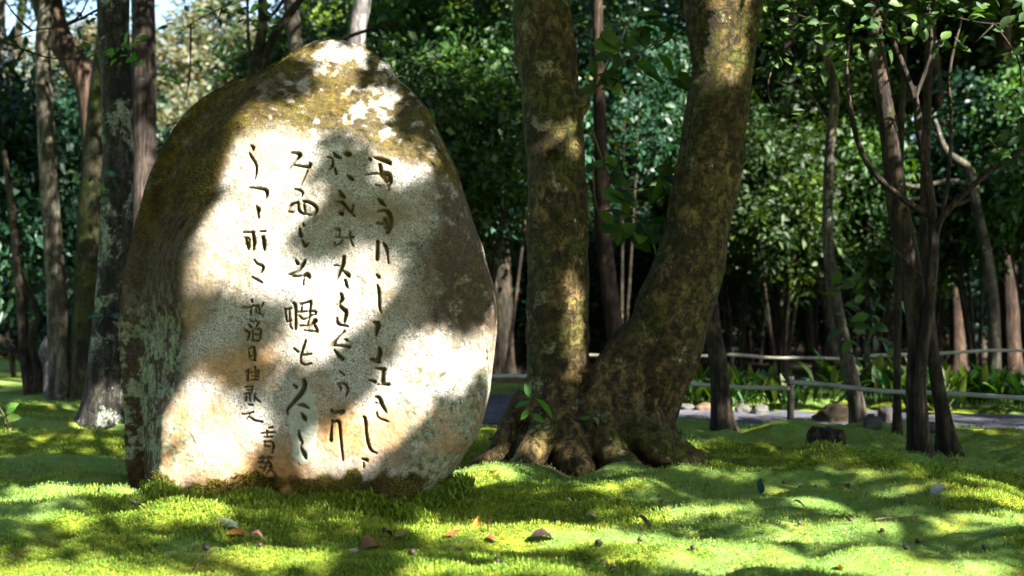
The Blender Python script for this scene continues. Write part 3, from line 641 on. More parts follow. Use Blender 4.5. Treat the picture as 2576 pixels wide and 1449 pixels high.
tag(obj('moss_growth', mesh('moss_growth', V - np.array([-0.95, Y0, 0]), Fc, False, {'rnd': r}), MOSS_ROCK, st_root), 'golden brown and green moss on the top and shoulders', kind='stuff')

# taller moss crowding the foot of the stone
n = 12000; px_ = RNG.uniform(330, 1180, n); yy_ = 6.40 - np.abs(RNG.normal(0, 0.06, n)) + np.where(px_ < 410, (410 - px_) / 80 * 0.35, 0) + np.where(px_ > 1040, (px_ - 1040) / 140 * 0.3, 0)
xx_ = (px_ - PW / 2) / F * 6.42
hh = RNG.uniform(0.035, 0.08, n) * (1 + 0.9 * np.clip(fbm(xx_, yy_ * 0, 0, 4, 2, 66), 0, 1))
V, Fc, r = fronds(np.column_stack([xx_, yy_, ground(xx_, yy_) - 0.004]), gnormal(xx_, yy_) + RNG.normal(0, .12, (n, 3)), hh, 7, RNG)
mb = MB(); mb.add(V, Fc, np.clip(r - 0.1, 0, 1).astype(np.float32))
tag(obj('star_moss', mb.mesh('star_moss', smooth=False), MOSS_STAR), 'dense tall moss fringe crowding the foot of the carved stone', 'moss', kind='stuff')

# ------------------------------------------------------------------ trees
def limb(mb, path, rad, **k): V, Fs = tube(path, rad, **k); mb.add(V, Fs)
def px_path(pts, d, dz=None):
    """pixel centre line -> world, at depth d (or a depth per point)"""
    ds = d if hasattr(d, '__len__') else [d] * len(pts)
    return np.array([P(x, y, dd) for (x, y), dd in zip(pts, ds)])
def px_rad(ws, d):
    ds = d if hasattr(d, '__len__') else [d] * len(ws)
    return np.array([w / 2 * dd / F for w, dd in zip(ws, ds)])

# crown shapes shared by many trees: clumps on a dome of twigs, with gaps
def crown_mesh(name, R, nclump, per, L, seed, spread=None, shell=0.55, big=False):
    rng = np.random.default_rng(seed)
    u = rng.normal(0, 1, (nclump, 3)); u /= np.linalg.norm(u, axis=1)[:, None]
    rr = rng.uniform(shell, 1.0, nclump) ** 0.8
    lump = 1 + 0.35 * fbm(u[:, 0], u[:, 1], u[:, 2], 1.7, 2, seed)
    c = u * (rr * lump)[:, None] * np.array(R)
    V, Fc, r = leafcloud(c, per, spread or 0.17 * max(R), L, rng, big=big)
    mb = MB(); mb.add(V, Fc, r.astype(np.float32))
    return mb.mesh(name, smooth=False), c
CR = [crown_mesh('crown', (2.3, 2.3, 1.7), 170, 58, 0.12, 400 + i, 0.26)[0] for i in range(4)]      # tree crowns
SH = [crown_mesh('foliage', (1.5, 1.3, 1.3), 170, 44, 0.125, 420 + i, 0.15, 0.3)[0] for i in range(4)]  # shrubs

SUNNY = [P(x_, y_, d_) for x_, y_, d_ in ((840, 130, 24), (800, 200, 24), (1600, 250, 26), (1560, 350, 26), (1170, 110, 27), (2420, 60, 28), (440, 180, 25), (530, 120, 27), (590, 250, 24), (470, 330, 26), (60, 140, 36), (30, 920, 24), (100, 960, 18), (1300, 920, 19), (2555, 790, 21), (2150, 950, 14), (2400, 960, 13.5), (1800, 960, 15), (1900, 620, 19), (1980, 500, 19.5), (2300, 650, 21), (2080, 640, 22), (2500, 560, 20), (1950, 720, 19.5), (60, 400, 19), (160, 300, 20),
         (1060, 300, 14.5), (1180, 90, 15.5), (120, 250, 14.9))]
def clear_crown(c, r):
    c = np.array(c, float)
    for _ in range(14):
        ok = True
        for q in SUNNY:
            w = c - q; t = w @ S
            if t < 1.5: continue
            per = w - S * t; dd = np.linalg.norm(per)
            if dd < 0.95 * r:
                ok = False; per[2] = max(per[2], -0.2) + 0.15; c = c + per / (np.linalg.norm(per) + 1e-6) * (0.97 * r - dd + 0.05)
        if ok: break
    return c
class Tree:
    def __init__(s, name, label, cat, base, group=None):
        s.base = np.array(base, float); s.root = thing(name, label, cat, s.base, group); s.mb = MB()
    def limb(s, path, rad, **k): limb(s.mb, path, rad, **k)
    def trunk(s, mat, name='trunk'):
        o_ = obj(name, s.mb.mesh(name, s.base), mat, s.root); s.mb = MB(); return o_
    def crown(s, c, r, mat, var=0, rz=0.0):
        return obj('crown', CR[var % 4], mat, s.root, loc=tuple(np.array(c) - s.base), rot=(0, 0, rz), scale=(r / 2.3,) * 3 if np.isscalar(r) else tuple(np.array(r) / 2.3))
    def twigs(s, top, c, r, n, rng, r0=0.05):
        for _ in range(n):
            a = rng.uniform(0, 2 * np.pi); e = np.array(c) + np.array([math.cos(a), math.sin(a), rng.uniform(-0.5, 0.7)]) * r * rng.uniform(0.5, 0.95)
            mid = (np.array(top) + e) / 2 + rng.normal(0, 0.15 * r, 3); s.limb([top, mid, e], [r0, r0 * 0.6, r0 * 0.15], seg=6, step=0.25, bump=0.1)

# -- twin trunked tree: two stems grown from one root plate, fused by a voxel remesh
DT = 8.2
tb = G(1480, 1168); tb[1] = DT; tb[2] = gz(tb[0], DT)
mb = MB()
Lc = [(1380, 1190), (1385, 1120), (1395, 1040), (1402, 950), (1402, 800), (1402, 600), (1398, 400), (1393, 320), (1382, 230), (1370, 120), (1362, 0), (1350, -200), (1360, -420)]
Lw = [230, 215, 195, 160, 156, 156, 146, 152, 146, 152, 146, 130, 110]
limb(mb, px_path(Lc, DT), px_rad(Lw, DT), seg=28, step=0.03, bump=0.06, bscale=4)
Rc = [(1640, 1190), (1655, 1120), (1650, 1020), (1655, 920), (1685, 800), (1722, 700), (1748, 600), (1768, 500), (1786, 400), (1800, 300), (1814, 200), (1820, 100), (1824, 0), (1840, -200), (1880, -420)]
Rw = [105, 85, 130, 190, 196, 184, 166, 170, 166, 162, 152, 172, 204, 170, 130]
limb(mb, px_path(Rc, DT + 0.05), px_rad(Rw, DT), seg=28, step=0.03, bump=0.06, bscale=4)
limb(mb, px_path([(1470, 1180), (1490, 1080), (1530, 990), (1610, 880), (1680, 790)], [8.1, 8.1, 8.12, 8.18, 8.22]), px_rad([170, 170, 150, 150, 120], DT), seg=20, step=0.03, bump=0.08)
limb(mb, px_path([(1400, 990), (1470, 1010), (1540, 1010)], DT), px_rad([120, 130, 120], DT), seg=18, step=0.03)
roots = [([(1560, 1010), (1600, 1075), (1655, 1125), (1720, 1150), (1790, 1172)], [8.08, 7.96, 7.88, 7.86, 7.84], [120, 100, 84, 56, 16]),
         ([(1340, 1010), (1300, 1075), (1268, 1130), (1225, 1158), (1180, 1172)], [8.15, 8.06, 7.98, 7.94, 7.9], [100, 88, 76, 50, 14]),
         ([(1420, 1050), (1428, 1105), (1442, 1150), (1470, 1186), (1500, 1212)], [8.05, 7.92, 7.8, 7.66, 7.55], [120, 96, 80, 56, 16]),
         ([(1500, 1040), (1522, 1105), (1552, 1155), (1600, 1186), (1650, 1206)], [8.05, 7.9, 7.8, 7.7, 7.62], [120, 96, 74, 50, 14]),
         ([(1370, 1070), (1342, 1125), (1318, 1165), (1290, 1195)], [8.0, 7.86, 7.76, 7.66], [100, 86, 62, 18]),
         ([(1650, 1060), (1690, 1120), (1740, 1145), (1790, 1150)], [8.2, 8.22, 8.3, 8.4], [90, 76, 46, 14])]
for pts, ds, ws in roots: limb(mb, px_path(pts, ds), px_rad(ws, DT), seg=14, step=0.03, bump=0.1)
limb(mb, px_path([(1560, 1000), (1612, 1050), (1640, 1120), (1650, 1240)], [8.2, 8.16, 8.12, 8.1]), px_rad([120, 125, 115, 120], DT), seg=16, step=0.03)
limb(mb, px_path([(1560, 1050), (1580, 1130), (1590, 1240)], [8.1, 8.02, 7.98]), px_rad([130, 120, 110], DT), seg=16, step=0.03)
limb(mb, px_path([(1380, 1150), (1382, 1240)], [8.15, 8.15]), px_rad([190, 200], DT), seg=20, step=0.03)
limb(mb, px_path([(1470, 1140), (1472, 1240)], [8.1, 8.1]), px_rad([150, 160], DT), seg=20, step=0.03)
for (x, y, r) in ((1462, 265, 26), (1300, 150, 18), (1475, 560, 16), (1868, 400, 13), (1750, 215, 16), (1600, 830, 18)):   # burrs and stubs
    p0 = P(x, y, DT - 0.02); rr = r * DT / F; limb(mb, [p0 - [0, 0, rr], p0, p0 + [0, 0, rr]], [rr * 0.4, rr, rr * 0.4], seg=10, step=0.02)
tmp = obj('twin_trunk_build', mb.mesh('twin_trunk_build'))
rm = tmp.modifiers.new('r', 'REMESH'); rm.mode = 'VOXEL'; rm.voxel_size = 0.016; rm.use_smooth_shade = True
sm = tmp.modifiers.new('s', 'SMOOTH'); sm.factor = 0.6; sm.iterations = 6
ev = tmp.evaluated_get(bpy.context.evaluated_depsgraph_get()); tm = bpy.data.meshes.new_from_object(ev)
bpy.data.objects.remove(tmp)
nv = len(tm.vertices); co = np.empty(nv * 3, np.float32); tm.vertices.foreach_get('co', co); co = co.reshape(-1, 3).astype(float)
no = np.empty(nv * 3, np.float32); tm.vertices.foreach_get('normal', no); no = no.reshape(-1, 3)
dsp = 0.016 * fbm(co[:, 0], co[:, 1], co[:, 2] * 0.8, 5, 3, 501) + 0.006 * fbm(co[:, 0] * 0.6, co[:, 1] * 0.6, co[:, 2] * 3.2, 9, 3, 502)
lowm = np.exp(-np.maximum(co[:, 2] - 0.05, 0) / 0.35)
dsp = dsp + lowm * 0.03 * fbm(co[:, 0] * 1.6, co[:, 1] * 1.6, co[:, 2] * 0.35, 6, 3, 503)
for (x, y, r, dep) in ((1388, 393, 20, .05), (1628, 1025, 18, .05), (1634, 1065, 16, .05), (1310, 1055, 18, .06), (1465, 960, 16, .04)):   # knot hole and hollows
    p0 = P(x, y, DT - 0.18); e = np.hypot(co[:, 0] - p0[0], (co[:, 2] - p0[2]) * (1.3 if dep == .05 else 0.6)); rr = r * DT / F
    dsp = dsp - dep * sstep(rr * 1.15, rr * 0.6, e) * (no[:, 1] < 0.2)
co = co + no * dsp[:, None] - tb
tm.vertices.foreach_set('co', co.astype(np.float32).ravel()); tm.update()
tm.polygons.foreach_set('use_smooth', np.ones(len(tm.polygons), bool)); tm.name = 'trunk'
tw_root = thing('twin_trunk_tree', 'tree with two thick brown stems forking low from one rooted base beside the stone', 'tree', tb)
obj('trunk', tm, BARK_TWIN, tw_root)
tt_ = Tree.__new__(Tree); tt_.base = tb; tt_.root = tw_root; tt_.mb = MB()
topL, topR = P(1360, -420, DT), P(1880, -420, DT + 0.05)
for tp, cc in ((topL, (0.3, 9.4, 7.2)), (topR, (2.7, 9.6, 7.2))):
    tt_.twigs(tp - [0, 0, 0.1], cc, 2.3, 7, np.random.default_rng(3), 0.07)
tt_.trunk(BARK_TWIN, 'upper_branches')
tt_.crown((0.3, 9.4, 7.2), 2.0, LEAF_DARK, 0, 0.4); tt_.crown((2.7, 9.6, 7.2), 2.0, LEAF_DARK, 1, 2.4)

# leafy shoot hanging between the two stems and small sprouts on the root plate: every leaf its own blade
LEAF8 = []
for k in range(3):
    V, Fc, n = leaves(np.zeros((1, 3)), np.array([[0, 1.0, 0]]), np.array([[0, 0, 1.0]]), 1.0, [0.21, 0.25, 0.3][k], droop=[0.1, 0.22, 0.3][k], fold=0.25, big=True)
    LEAF8.append(mesh('leaf', V, Fc, True, {'rnd': np.full(len(Fc), [0.25, 0.55, 0.85][k])}))
def put_leaf(parent, org, p, d, L, mat, rng, name='leaf', var=None):
    d = np.array(d, float); d /= np.linalg.norm(d); nn = np.array([rng.normal(0, 0.5), rng.normal(-0.75, 0.35), rng.normal(0.6, 0.3)])
    x = np.cross(d, nn); x /= np.linalg.norm(x); u = np.cross(x, d)
    M = Matrix(((x[0], d[0], u[0]), (x[1], d[1], u[1]), (x[2], d[2], u[2])))
    return obj(name, LEAF8[rng.integers(3) if var is None else var], mat, parent, loc=tuple(np.array(p) - np.array(org)), rot=M.to_euler(), scale=(L, L, L))
def shoot(root, org, paths, r0, leaf_px, mat, rng, d, stem='stem', stemmat=TWIG):
    mb = MB()
    for pp in paths: limb(mb, pp, np.linspace(r0, r0 * 0.3, len(pp)), seg=5, step=0.05)
    obj(stem, mb.mesh(stem, org), stemmat, root)
    for (x, y, dx, dy, L) in leaf_px:
        p = P(x, y, d + rng.normal(0, 0.04)); put_leaf(root, org, p, (dx, rng.normal(-0.25, 0.3), -dy), L, mat, rng)
rng = np.random.default_rng(12)
sh = [px_path([(1490, 330), (1530, 440), (1580, 520), (1640, 590)], 8.45), px_path([(1490, 400), (1500, 520), (1540, 580)], 8.45), px_path([(1560, 480), (1620, 470), (1660, 440)], 8.45)]
lp = []
for _ in range(46):
    t = rng.uniform(0, 1); x = 1485 + rng.uniform(0, 175); y = 390 + rng.uniform(0, 200) + 0.15 * (x - 1485)
    lp.append((x, y, rng.normal(0.5, 0.6), rng.normal(0.25, 0.4), rng.uniform(0.11, 0.2)))
for _ in range(34):
    lp.append((1480 + rng.uniform(0, 240), 20 + rng.uniform(0, 210), rng.normal(0.2, 0.7), rng.normal(0.2, 0.4), rng.uniform(0.12, 0.2)))
sh += [px_path([(1475, 250), (1560, 160), (1680, 90), (1730, 20)], 8.45), px_path([(1500, 220), (1580, 60), (1620, -20)], 8.5)]
shoot(tw_root, tb, sh, 0.008, lp, LEAF_MID, rng, 8.42, 'twig')
shoot(tw_root, tb, [px_path([(1318, 1060), (1330, 1010), (1345, 985)], 7.84)], 0.006,
      [(1330, 1000, -0.15, -1, .1), (1345, 1000, 0.9, 0.75, .17), (1335, 1010, -1, 0.3, .1), (1338, 1040, 0.7, 0.5, .09), (1330, 1030, -0.5, 0.6, .08)], LEAF_FRESH, rng, 7.8, 'sprout_stem')
shoot(tw_root, tb, [px_path([(1492, 1070), (1490, 1048), (1486, 1025)], 7.84)], 0.003, [(1488, 1045, -0.1, -1, .06), (1486, 1050, -1, 0.1, .07), (1492, 1050, 0.8, 0.8, .08)], LEAF_FRESH, rng, 7.8, 'sprout_stem')

# -- the other trees that can be told apart: (name, label, bark, base pixel, [(path pixels, widths)], crown: (dx, dz, r))
def tree(name, label, bark, base_px, stems, crowns=(), group=None, depth=None, flare=0.7, leafm=None, bump_=0.09, cat='tree', grow=True, seed=0):
    b = G(*base_px) if depth is None else None
    if b is None:
        b = P(base_px[0], base_px[1], depth); b[2] = gz(b[0], b[1])
    d = b[1]; t = Tree(name, label, cat, b, group); rg = np.random.default_rng(seed + 1000 + int(base_px[0]))
    ccs = []
    for k, (pts, ws) in enumerate(stems):
        dd = [d + (p[2] if len(p) > 2 else 0) for p in pts]
        pp = px_path([p[:2] for p in pts], dd); rr = px_rad(ws, dd)
        if k == 0: pp[0] = b - [0, 0, 0.06]
        t.limb(pp, rr, seg=18 if rr.max() > 0.07 else (10 if rr.max() > 0.025 else 6), bump=bump_, bscale=5, seed=k + seed, flare=flare if k == 0 else 0, step=max(0.03, min(0.12, rr.mean())))
        if k == 0: top = pp[-1]; tr_ = rr[-1]
    for j, (cx, cy, cz, r) in enumerate(crowns):
        c_ = clear_crown([b[0] + cx, b[1] + cy, cz], r); ccs.append(c_); t.twigs(top, c_, r * 0.9, 6, rg, max(tr_ * 0.5, 0.02))
    t.trunk(bark)
    for j, (cx, cy, cz, r) in enumerate(crowns):
        t.crown(ccs[j], r, leafm or LEAF_DARK, int(base_px[0]) + j, j * 1.7 + base_px[0])
    return t

tree('lichen_covered_tree', 'dark trunk blotched with pale green lichen, standing just behind the left edge of the stone', BARK_LICHEN, (262, 1066),
     [([(262, 1066), (268, 960), (280, 800), (290, 600), (297, 400), (292, 200), (285, 60), (285, -150), (300, -400)], [118, 104, 86, 80, 78, 74, 80, 74, 60])], [(0.3, 0.4, 6.4, 2.3)])
tree('mossy_tree', 'moss green trunk close beside the dark trunk with lichen blotches', BARK_MOSSY, (215, 1003),
     [([(215, 1003), (208, 900), (215, 750), (228, 550), (245, 350), (262, 180), (285, 0), (300, -200)], [74, 62, 60, 64, 62, 60, 56, 46])], [(-0.2, 0.6, 7.6, 2.4)])
tree('leaning_red_tree', 'reddish flaky trunk bending to the upper left behind the mossy trunk', BARK_RED, (250, 985),
     [([(250, 985), (246, 700), (240, 420), (225, 235), (190, 160), (145, 90), (118, 0), (100, -180)], [60, 58, 60, 66, 66, 68, 74, 60])], [(-0.8, 0.6, 8.4, 2.4)], depth=15.6)
tree('slim_grey_tree', 'slim straight grey trunk with knots, left of the mossy trunk', BARK_GREY, (152, 998),
     [([(152, 998), (150, 900), (140, 700), (125, 500), (115, 300), (108, 120), (118, 0), (125, -200)], [62, 56, 50, 44, 42, 38, 34, 28]), ([(112, 225, -.05), (98, 215, -.12), (92, 205, -.16)], [18, 14, 8]), ([(120, 480), (102, 470, -.1)], [16, 8])], [(0.2, 0.5, 7.4, 2.2)])
tree('fibrous_cedar', 'cedar trunk with stringy grey brown bark between the lichen trunk and the stone', BARK_CEDAR, (360, 975),
     [([(360, 975), (360, 800), (362, 500), (362, 250), (360, 0), (358, -250)], [72, 66, 62, 60, 58, 50])], [(0.2, 0.8, 8.8, 2.4)], depth=16.5)
tree('forked_small_tree', 'small forked tree with a sunlit stem, a bent stem and a leaning stem', BARK_DARK, (78, 1003),
     [([(66, 1003), (62, 900), (55, 780), (42, 650), (30, 520), (10, 380)], [30, 26, 24, 22, 18, 12]),
      ([(90, 1004), (94, 930), (78, 860), (96, 800), (70, 740), (48, 680)], [30, 26, 20, 18, 16, 12]),
      ([(86, 960), (60, 905), (20, 870), (-40, 820), (-120, 740)], [26, 24, 22, 20, 14])], flare=0.3)
tree('weathered_snag', 'pale lavender weathered snag beside the slim grey trunk', BARK_PALE, (122, 1000), [([(122, 1000), (118, 940), (116, 880), (120, 845)], [50, 44, 34, 8])], flare=0.4, depth=15.4, cat='snag')
tree('background_tree', 'grey trunk at the far left edge, standing on the sunlit moss behind the forked tree', BARK_GREY, (14, 885), [([(14, 885), (10, 780), (2, 600), (0, 300), (4, -100)], [34, 28, 26, 24, 20])], [(0.5, 0, 9.5, 2.8)], depth=27)
tree('multi_stem_tree', 'dark several stemmed tree rising behind the shoulder of the stone', BARK_DARK, (650, 900),
     [([(650, 900), (648, 600), (646, 300), (640, 180), (660, 60), (655, -120)], [40, 36, 34, 30, 26, 18]), ([(645, 200), (690, 90), (755, 0), (820, -90)], [24, 22, 18, 12]),
      ([(642, 220), (625, 100), (622, -50)], [12, 10, 8]), ([(648, 240), (740, 160), (870, 95), (1000, 55)], [16, 14, 10, 6]), ([(655, 60), (700, 20), (740, -60)], [12, 10, 6])], [(0.4, 0.6, 6.2, 2.2)], depth=12.5)
tree('leaning_pale_tree', 'pale leaning trunk seen over the stone behind the dark several stemmed tree', BARK_GREY, (790, 900), [([(790, 900), (775, 500), (745, 120), (728, 0), (700, -200)], [40, 38, 36, 34, 26])], [(-0.4, 0.5, 8.4, 2.3)], depth=17)
tree('smooth_grey_tree', 'smooth grey blue trunk rising just behind the peak of the stone', BARK_PALE, (900, 900), [([(900, 900), (895, 500), (897, 110), (912, 0), (930, -200)], [52, 48, 46, 44, 36])], [(0.2, 0.6, 8.3, 2.4)], depth=15)
tree('slender_brown_tree', 'slender reddish brown trunk seen between the two stems of the twin tree', BARK_RED, (1560, 905), [([(1560, 930), (1548, 850), (1530, 700), (1515, 560), (1512, 400), (1505, 200), (1500, -100)], [48, 44, 42, 40, 36, 30, 24])], [(0.3, 0.5, 8, 2.3)], depth=16)
tree('dark_leaning_tree', 'dark trunk with pale marks leaning left, between the twin tree and the fence post', BARK_DARK, (1826, 1086), [([(1826, 1086), (1815, 1020), (1808, 930), (1790, 800), (1778, 650), (1772, 450), (1780, 250), (1800, -50)], [56, 48, 46, 40, 36, 32, 28, 22])], [(0.2, 0.6, 5.8, 1.9)])
tree('slanting_tree', 'slim slanting trunk, pale on one side, rising beside the brown boulder', BARK_GREY, (2168, 1075), [([(2168, 1082), (2150, 990), (2125, 880), (2098, 740), (2082, 600), (2085, 400), (2098, 220), (2060, 90), (2030, -60)], [44, 38, 34, 32, 28, 25, 22, 16, 10]),
      ([(2090, 330), (2030, 230), (1960, 205)], [9, 7, 4])], [(0.1, 0.5, 5.2, 1.7)])
tree('two_stem_tree', 'brown stem and dark mossy stem twisted together at the foot, with long curving branches', BARK_DARK2, (2316, 1150),
     [([(2316, 1150), (2306, 1080), (2298, 980), (2306, 850), (2290, 680), (2258, 520), (2235, 330), (2205, 120), (2190, -100)], [56, 44, 38, 48, 56, 54, 46, 38, 30]),
      ([(2330, 1152, -.08), (2318, 1050, -.1), (2316, 930, -.1), (2335, 780, -.1), (2348, 620, -.12), (2338, 480, -.1), (2312, 330, -.1), (2298, 240, -.1), (2240, 90, -.1), (2190, -30, -.2)], [44, 34, 28, 26, 26, 22, 19, 17, 12, 7]),
      ([(2335, 540, -.12), (2270, 500, -.15), (2190, 425, -.2), (2150, 330, -.2), (2130, 200, -.2), (2135, 90, -.2)], [18, 16, 15, 13, 10, 6]),
      ([(2345, 580, -.12), (2400, 510, -.2), (2480, 440, -.25), (2575, 375, -.3), (2680, 310, -.4)], [18, 16, 13, 11, 8]),
      ([(2345, 640, -.1), (2380, 480, -.2), (2392, 330, -.2), (2388, 180, -.2), (2420, 40, -.2)], [12, 11, 9, 8, 6]),
      ([(2300, 250, -.1), (2340, 130, -.1), (2335, 10, -.1)], [12, 10, 7]),
      ([(2320, 700, -.1), (2240, 620, -.2), (2150, 560, -.2)], [7, 6, 4])], [(0.2, 0.3, 4.3, 1.6), (1.3, 0.5, 4.3, 1.5), (-0.9, 0.3, 4.3, 1.4)], leafm=LEAF_MID)
tree('short_leaning_tree', 'dark trunk leaning up to the left, right beside the two stemmed tree', BARK_DARK, (2392, 1130), [([(2392, 1130), (2372, 1040), (2352, 930), (2336, 800), (2325, 600), (2330, 300), (2340, 0)], [52, 38, 34, 30, 26, 22, 16])], [(0.3, 0.6, 5.4, 1.8)])
tree('straight_dark_sapling', 'straight thin dark trunk close behind the two stemmed tree', BARK_DARK, (2258, 1090), [([(2258, 1090), (2256, 950), (2258, 750), (2262, 500), (2270, 200), (2280, -80)], [22, 19, 18, 17, 15, 12])], [(-0.2, 0.6, 5.6, 1.8)])
tree('pale_snaking_tree', 'thin greyish trunk snaking up to the left beyond the far fence', BARK_GREY, (2112, 915), [([(2112, 950), (2095, 850), (2075, 730), (2030, 640), (1995, 560), (1940, 470), (1905, 380), (1898, 330)], [36, 34, 32, 28, 24, 20, 14, 8])], depth=20, flare=0.3)
tree('pale_bent_tree', 'greyish bent trunk with crooked sunlit branches in the woodland at the right', BARK_GREY, (2500, 880), [([(2500, 890), (2498, 780), (2480, 640), (2455, 520), (2440, 430), (2380, 380), (2350, 300)], [34, 30, 28, 26, 22, 16, 10]),
      ([(2455, 470), (2390, 455), (2300, 470), (2230, 440)], [14, 13, 11, 6]), ([(2450, 500), (2380, 520), (2300, 500), (2250, 520)], [10, 9, 8, 5])], depth=18.5, flare=0.3)
tree('sunlit_red_trunk_tree', 'reddish trunk at the right edge catching a patch of orange sunlight', BARK_RED, (2545, 890), [([(2545, 900), (2538, 780), (2530, 600), (2525, 300), (2520, -100)], [52, 46, 42, 38, 32])], [(0.4, 0.4, 9, 2.6)], depth=21)

# woodland behind: dark straight trunks with crowns, look-alikes
GB = 'dark straight trunks of the background woodland'
rg = np.random.default_rng(99)
bgx = [(1040, 22), (1270, 20), (1430, 30), (1690, 21), (1870, 27), (1960, 22), (2040, 26), (2230, 25), (2410, 22), (2590, 24), (860, 33), (-60, 33), (2680, 20), (1200, 36), (1760, 36), (2150, 38), (2470, 30), (1330, 25)]
for k, (x, d) in enumerate(bgx):
    w0 = rg.uniform(0.18, 0.42); w = w0 * F / d; lean = rg.uniform(-150, 150)
    kb = 1 if k % 5 == 3 else 0
    tree('background_tree', ['dark', 'reddish', 'stringy barked', 'grey'][kb] + ' straight trunk standing in the shaded woodland behind the fences', [BARK_DARK, BARK_RED, BARK_CEDAR, BARK_GREY][kb], (x, 890),
         [([(x, 890), (x + lean * 0.15, 650), (x + lean * 0.5, 350), (x + lean, 0), (x + lean * 1.3, -300)], [w, w * 0.9, w * 0.8, w * 0.7, w * 0.5])],
         [(rg.uniform(-.6, .6), 0.3, rg.uniform(6.5, 10) + (4 if x < 660 else 0), rg.uniform(2.3, 3.0))], GB, depth=d, flare=0.4, leafm=[LEAF_DARK, LEAF_MID, LEAF_TEAL][k % 3], seed=k)

# understorey shrubs
def shrub(label, x, y, r, mat, group, hz=None, cat='shrub', lift=0.0, name='evergreen_shrub'):
    z = gz(x, y); root = thing(name, label, cat, (x, y, z), group); k = int(abs(x * 37 + y * 11))
    rg_ = np.random.default_rng(k); mb = MB(); h = hz or r
    for _ in range(5):
        a = rg_.uniform(0, 6.28); e = np.array([math.cos(a) * r * .6, math.sin(a) * r * .5, lift + h * rg_.uniform(1.0, 1.6)])
        limb(mb, [[0.08 * math.cos(a), 0.08 * math.sin(a), -0.05], e * [0.45, 0.45, 0.5] + rg_.normal(0, .06, 3), e], [0.03, 0.02, 0.006], seg=6, step=0.2)
    obj('stem', mb.mesh('stem'), BARK_DARK, root)
    obj('foliage', SH[k % 4], mat, root, loc=(0, 0, lift + h * 1.02), rot=(0, 0, rg_.uniform(0, 6.28)), scale=(r / 1.5, r / 1.5, h / 1.35))
    return root
def at(px, d): return P(px, 800, d)[0], d
GT = 'blue green shrubs behind the forked tree'
for px, d, r, h in ((-60, 18, 1.3, 2.0), (50, 19.5, 1.5, 2.2), (170, 20.5, 1.3, 2.0), (-150, 17, 1.3, 1.9), (290, 22, 1.3, 2.1)):
    x, y = at(px, d); shrub('tall glossy blue green shrub behind the slim grey trunk', x, y, r, LEAF_TEAL, GT, h, lift=0.9)
for px, d, r, h in ((20, 27, 1.5, 1.1), (130, 29, 1.6, 1.2), (240, 26, 1.4, 1.0), (340, 28, 1.6, 1.2), (-80, 26, 1.5, 1.2)):
    x, y = at(px, d); shrub('low rounded shrub at the back of the sunlit moss behind the left trunks', x, y, r, LEAF_TEAL, 'low shrubs at the back of the left moss', h)
GP = 'pale tangled shrubs beyond the stone shoulder'
for px, d, r, h in ((440, 25, 1.7, 2.6), (530, 27, 1.9, 2.8), (600, 24, 1.4, 2.4), (390, 30, 2.0, 3.0), (480, 33, 2.4, 3.4)):
    x, y = at(px, d); shrub('pale greyish tangled shrub beyond the left shoulder of the stone', x, y, r, LEAF_PALE, GP, h)
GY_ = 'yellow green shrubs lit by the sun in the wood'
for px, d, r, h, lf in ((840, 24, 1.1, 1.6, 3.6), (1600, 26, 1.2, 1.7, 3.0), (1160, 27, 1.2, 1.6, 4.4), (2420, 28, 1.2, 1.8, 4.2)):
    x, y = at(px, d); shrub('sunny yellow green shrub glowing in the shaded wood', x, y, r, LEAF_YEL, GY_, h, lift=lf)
for px, d, r, h, lf in ((170, 38, 1.9, 1.6, 4.6), (20, 34, 1.9, 1.5, 5.6), (250, 36, 2.0, 1.6, 6.2), (430, 36, 2.0, 2.0, 5.2), (560, 38, 2.2, 2.2, 6.0), (350, 40, 2.2, 2.0, 3.4)):
    x, y = at(px, d); shrub('pale thinly leaved tree against the open sky beyond the left trunks', x, y, r, LEAF_PALE, 'pale trees against the sky', h, 'tree', lf, 'thin_tree')
x, y = at(60, 36); shrub('tree in orange autumn leaf under the open sky at the far left', x, y, 2.6, LEAF_AUT, None, 2.0, 'tree', 2.6, 'autumn_tree')
GD = 'dark evergreen shrubs closing the woodland'
for px, d, r, h, lf in ((1010, 14.5, 1.1, 1.3, 1.5), (1180, 15.5, 1.2, 1.4, 1.6), (1090, 17, 1.2, 1.5, 3.0), (1260, 19, 1.3, 1.6, 2.2), (960, 19.5, 1.3, 1.7, 2.8), (740, 21, 1.3, 1.6, 3.2), (1400, 21, 1.5, 1.8, 2.6), (1560, 20, 1.2, 1.5, 3.0),
        (1690, 22, 1.4, 1.7, 2.4), (1850, 21, 1.4, 1.6, 1.6), (1960, 19.5, 1.2, 1.4, 1.2), (2060, 22, 1.5, 1.8, 2.4), (2190, 20, 1.2, 1.5, 1.0), (2330, 21, 1.3, 1.6, 1.2), (2460, 20, 1.3, 1.6, 1.6), (2600, 19, 1.3, 1.7, 1.4),
        (1900, 25, 1.8, 2.2, 3.8), (2150, 26, 1.8, 2.2, 4.0), (2350, 25, 1.7, 2.2, 4.2), (2560, 24, 1.8, 2.2, 3.8), (1480, 28, 2.0, 2.4, 4.6), (1280, 29, 2.0, 2.4, 4.4), (1080, 30, 2.2, 2.6, 4.4), (860, 31, 2.2, 2.8, 4.2), (700, 30, 2.0, 2.6, 2.6)):
    x, y = at(px, d); tl_ = (px // 10) % 6 == 0
    shrub('dense blue green evergreen shrub in the woodland behind the fences' if tl_ else 'dense dark evergreen shrub in the woodland behind the fences', x, y, r, LEAF_TEAL if tl_ else LEAF_DARK, GD, h, lift=lf)
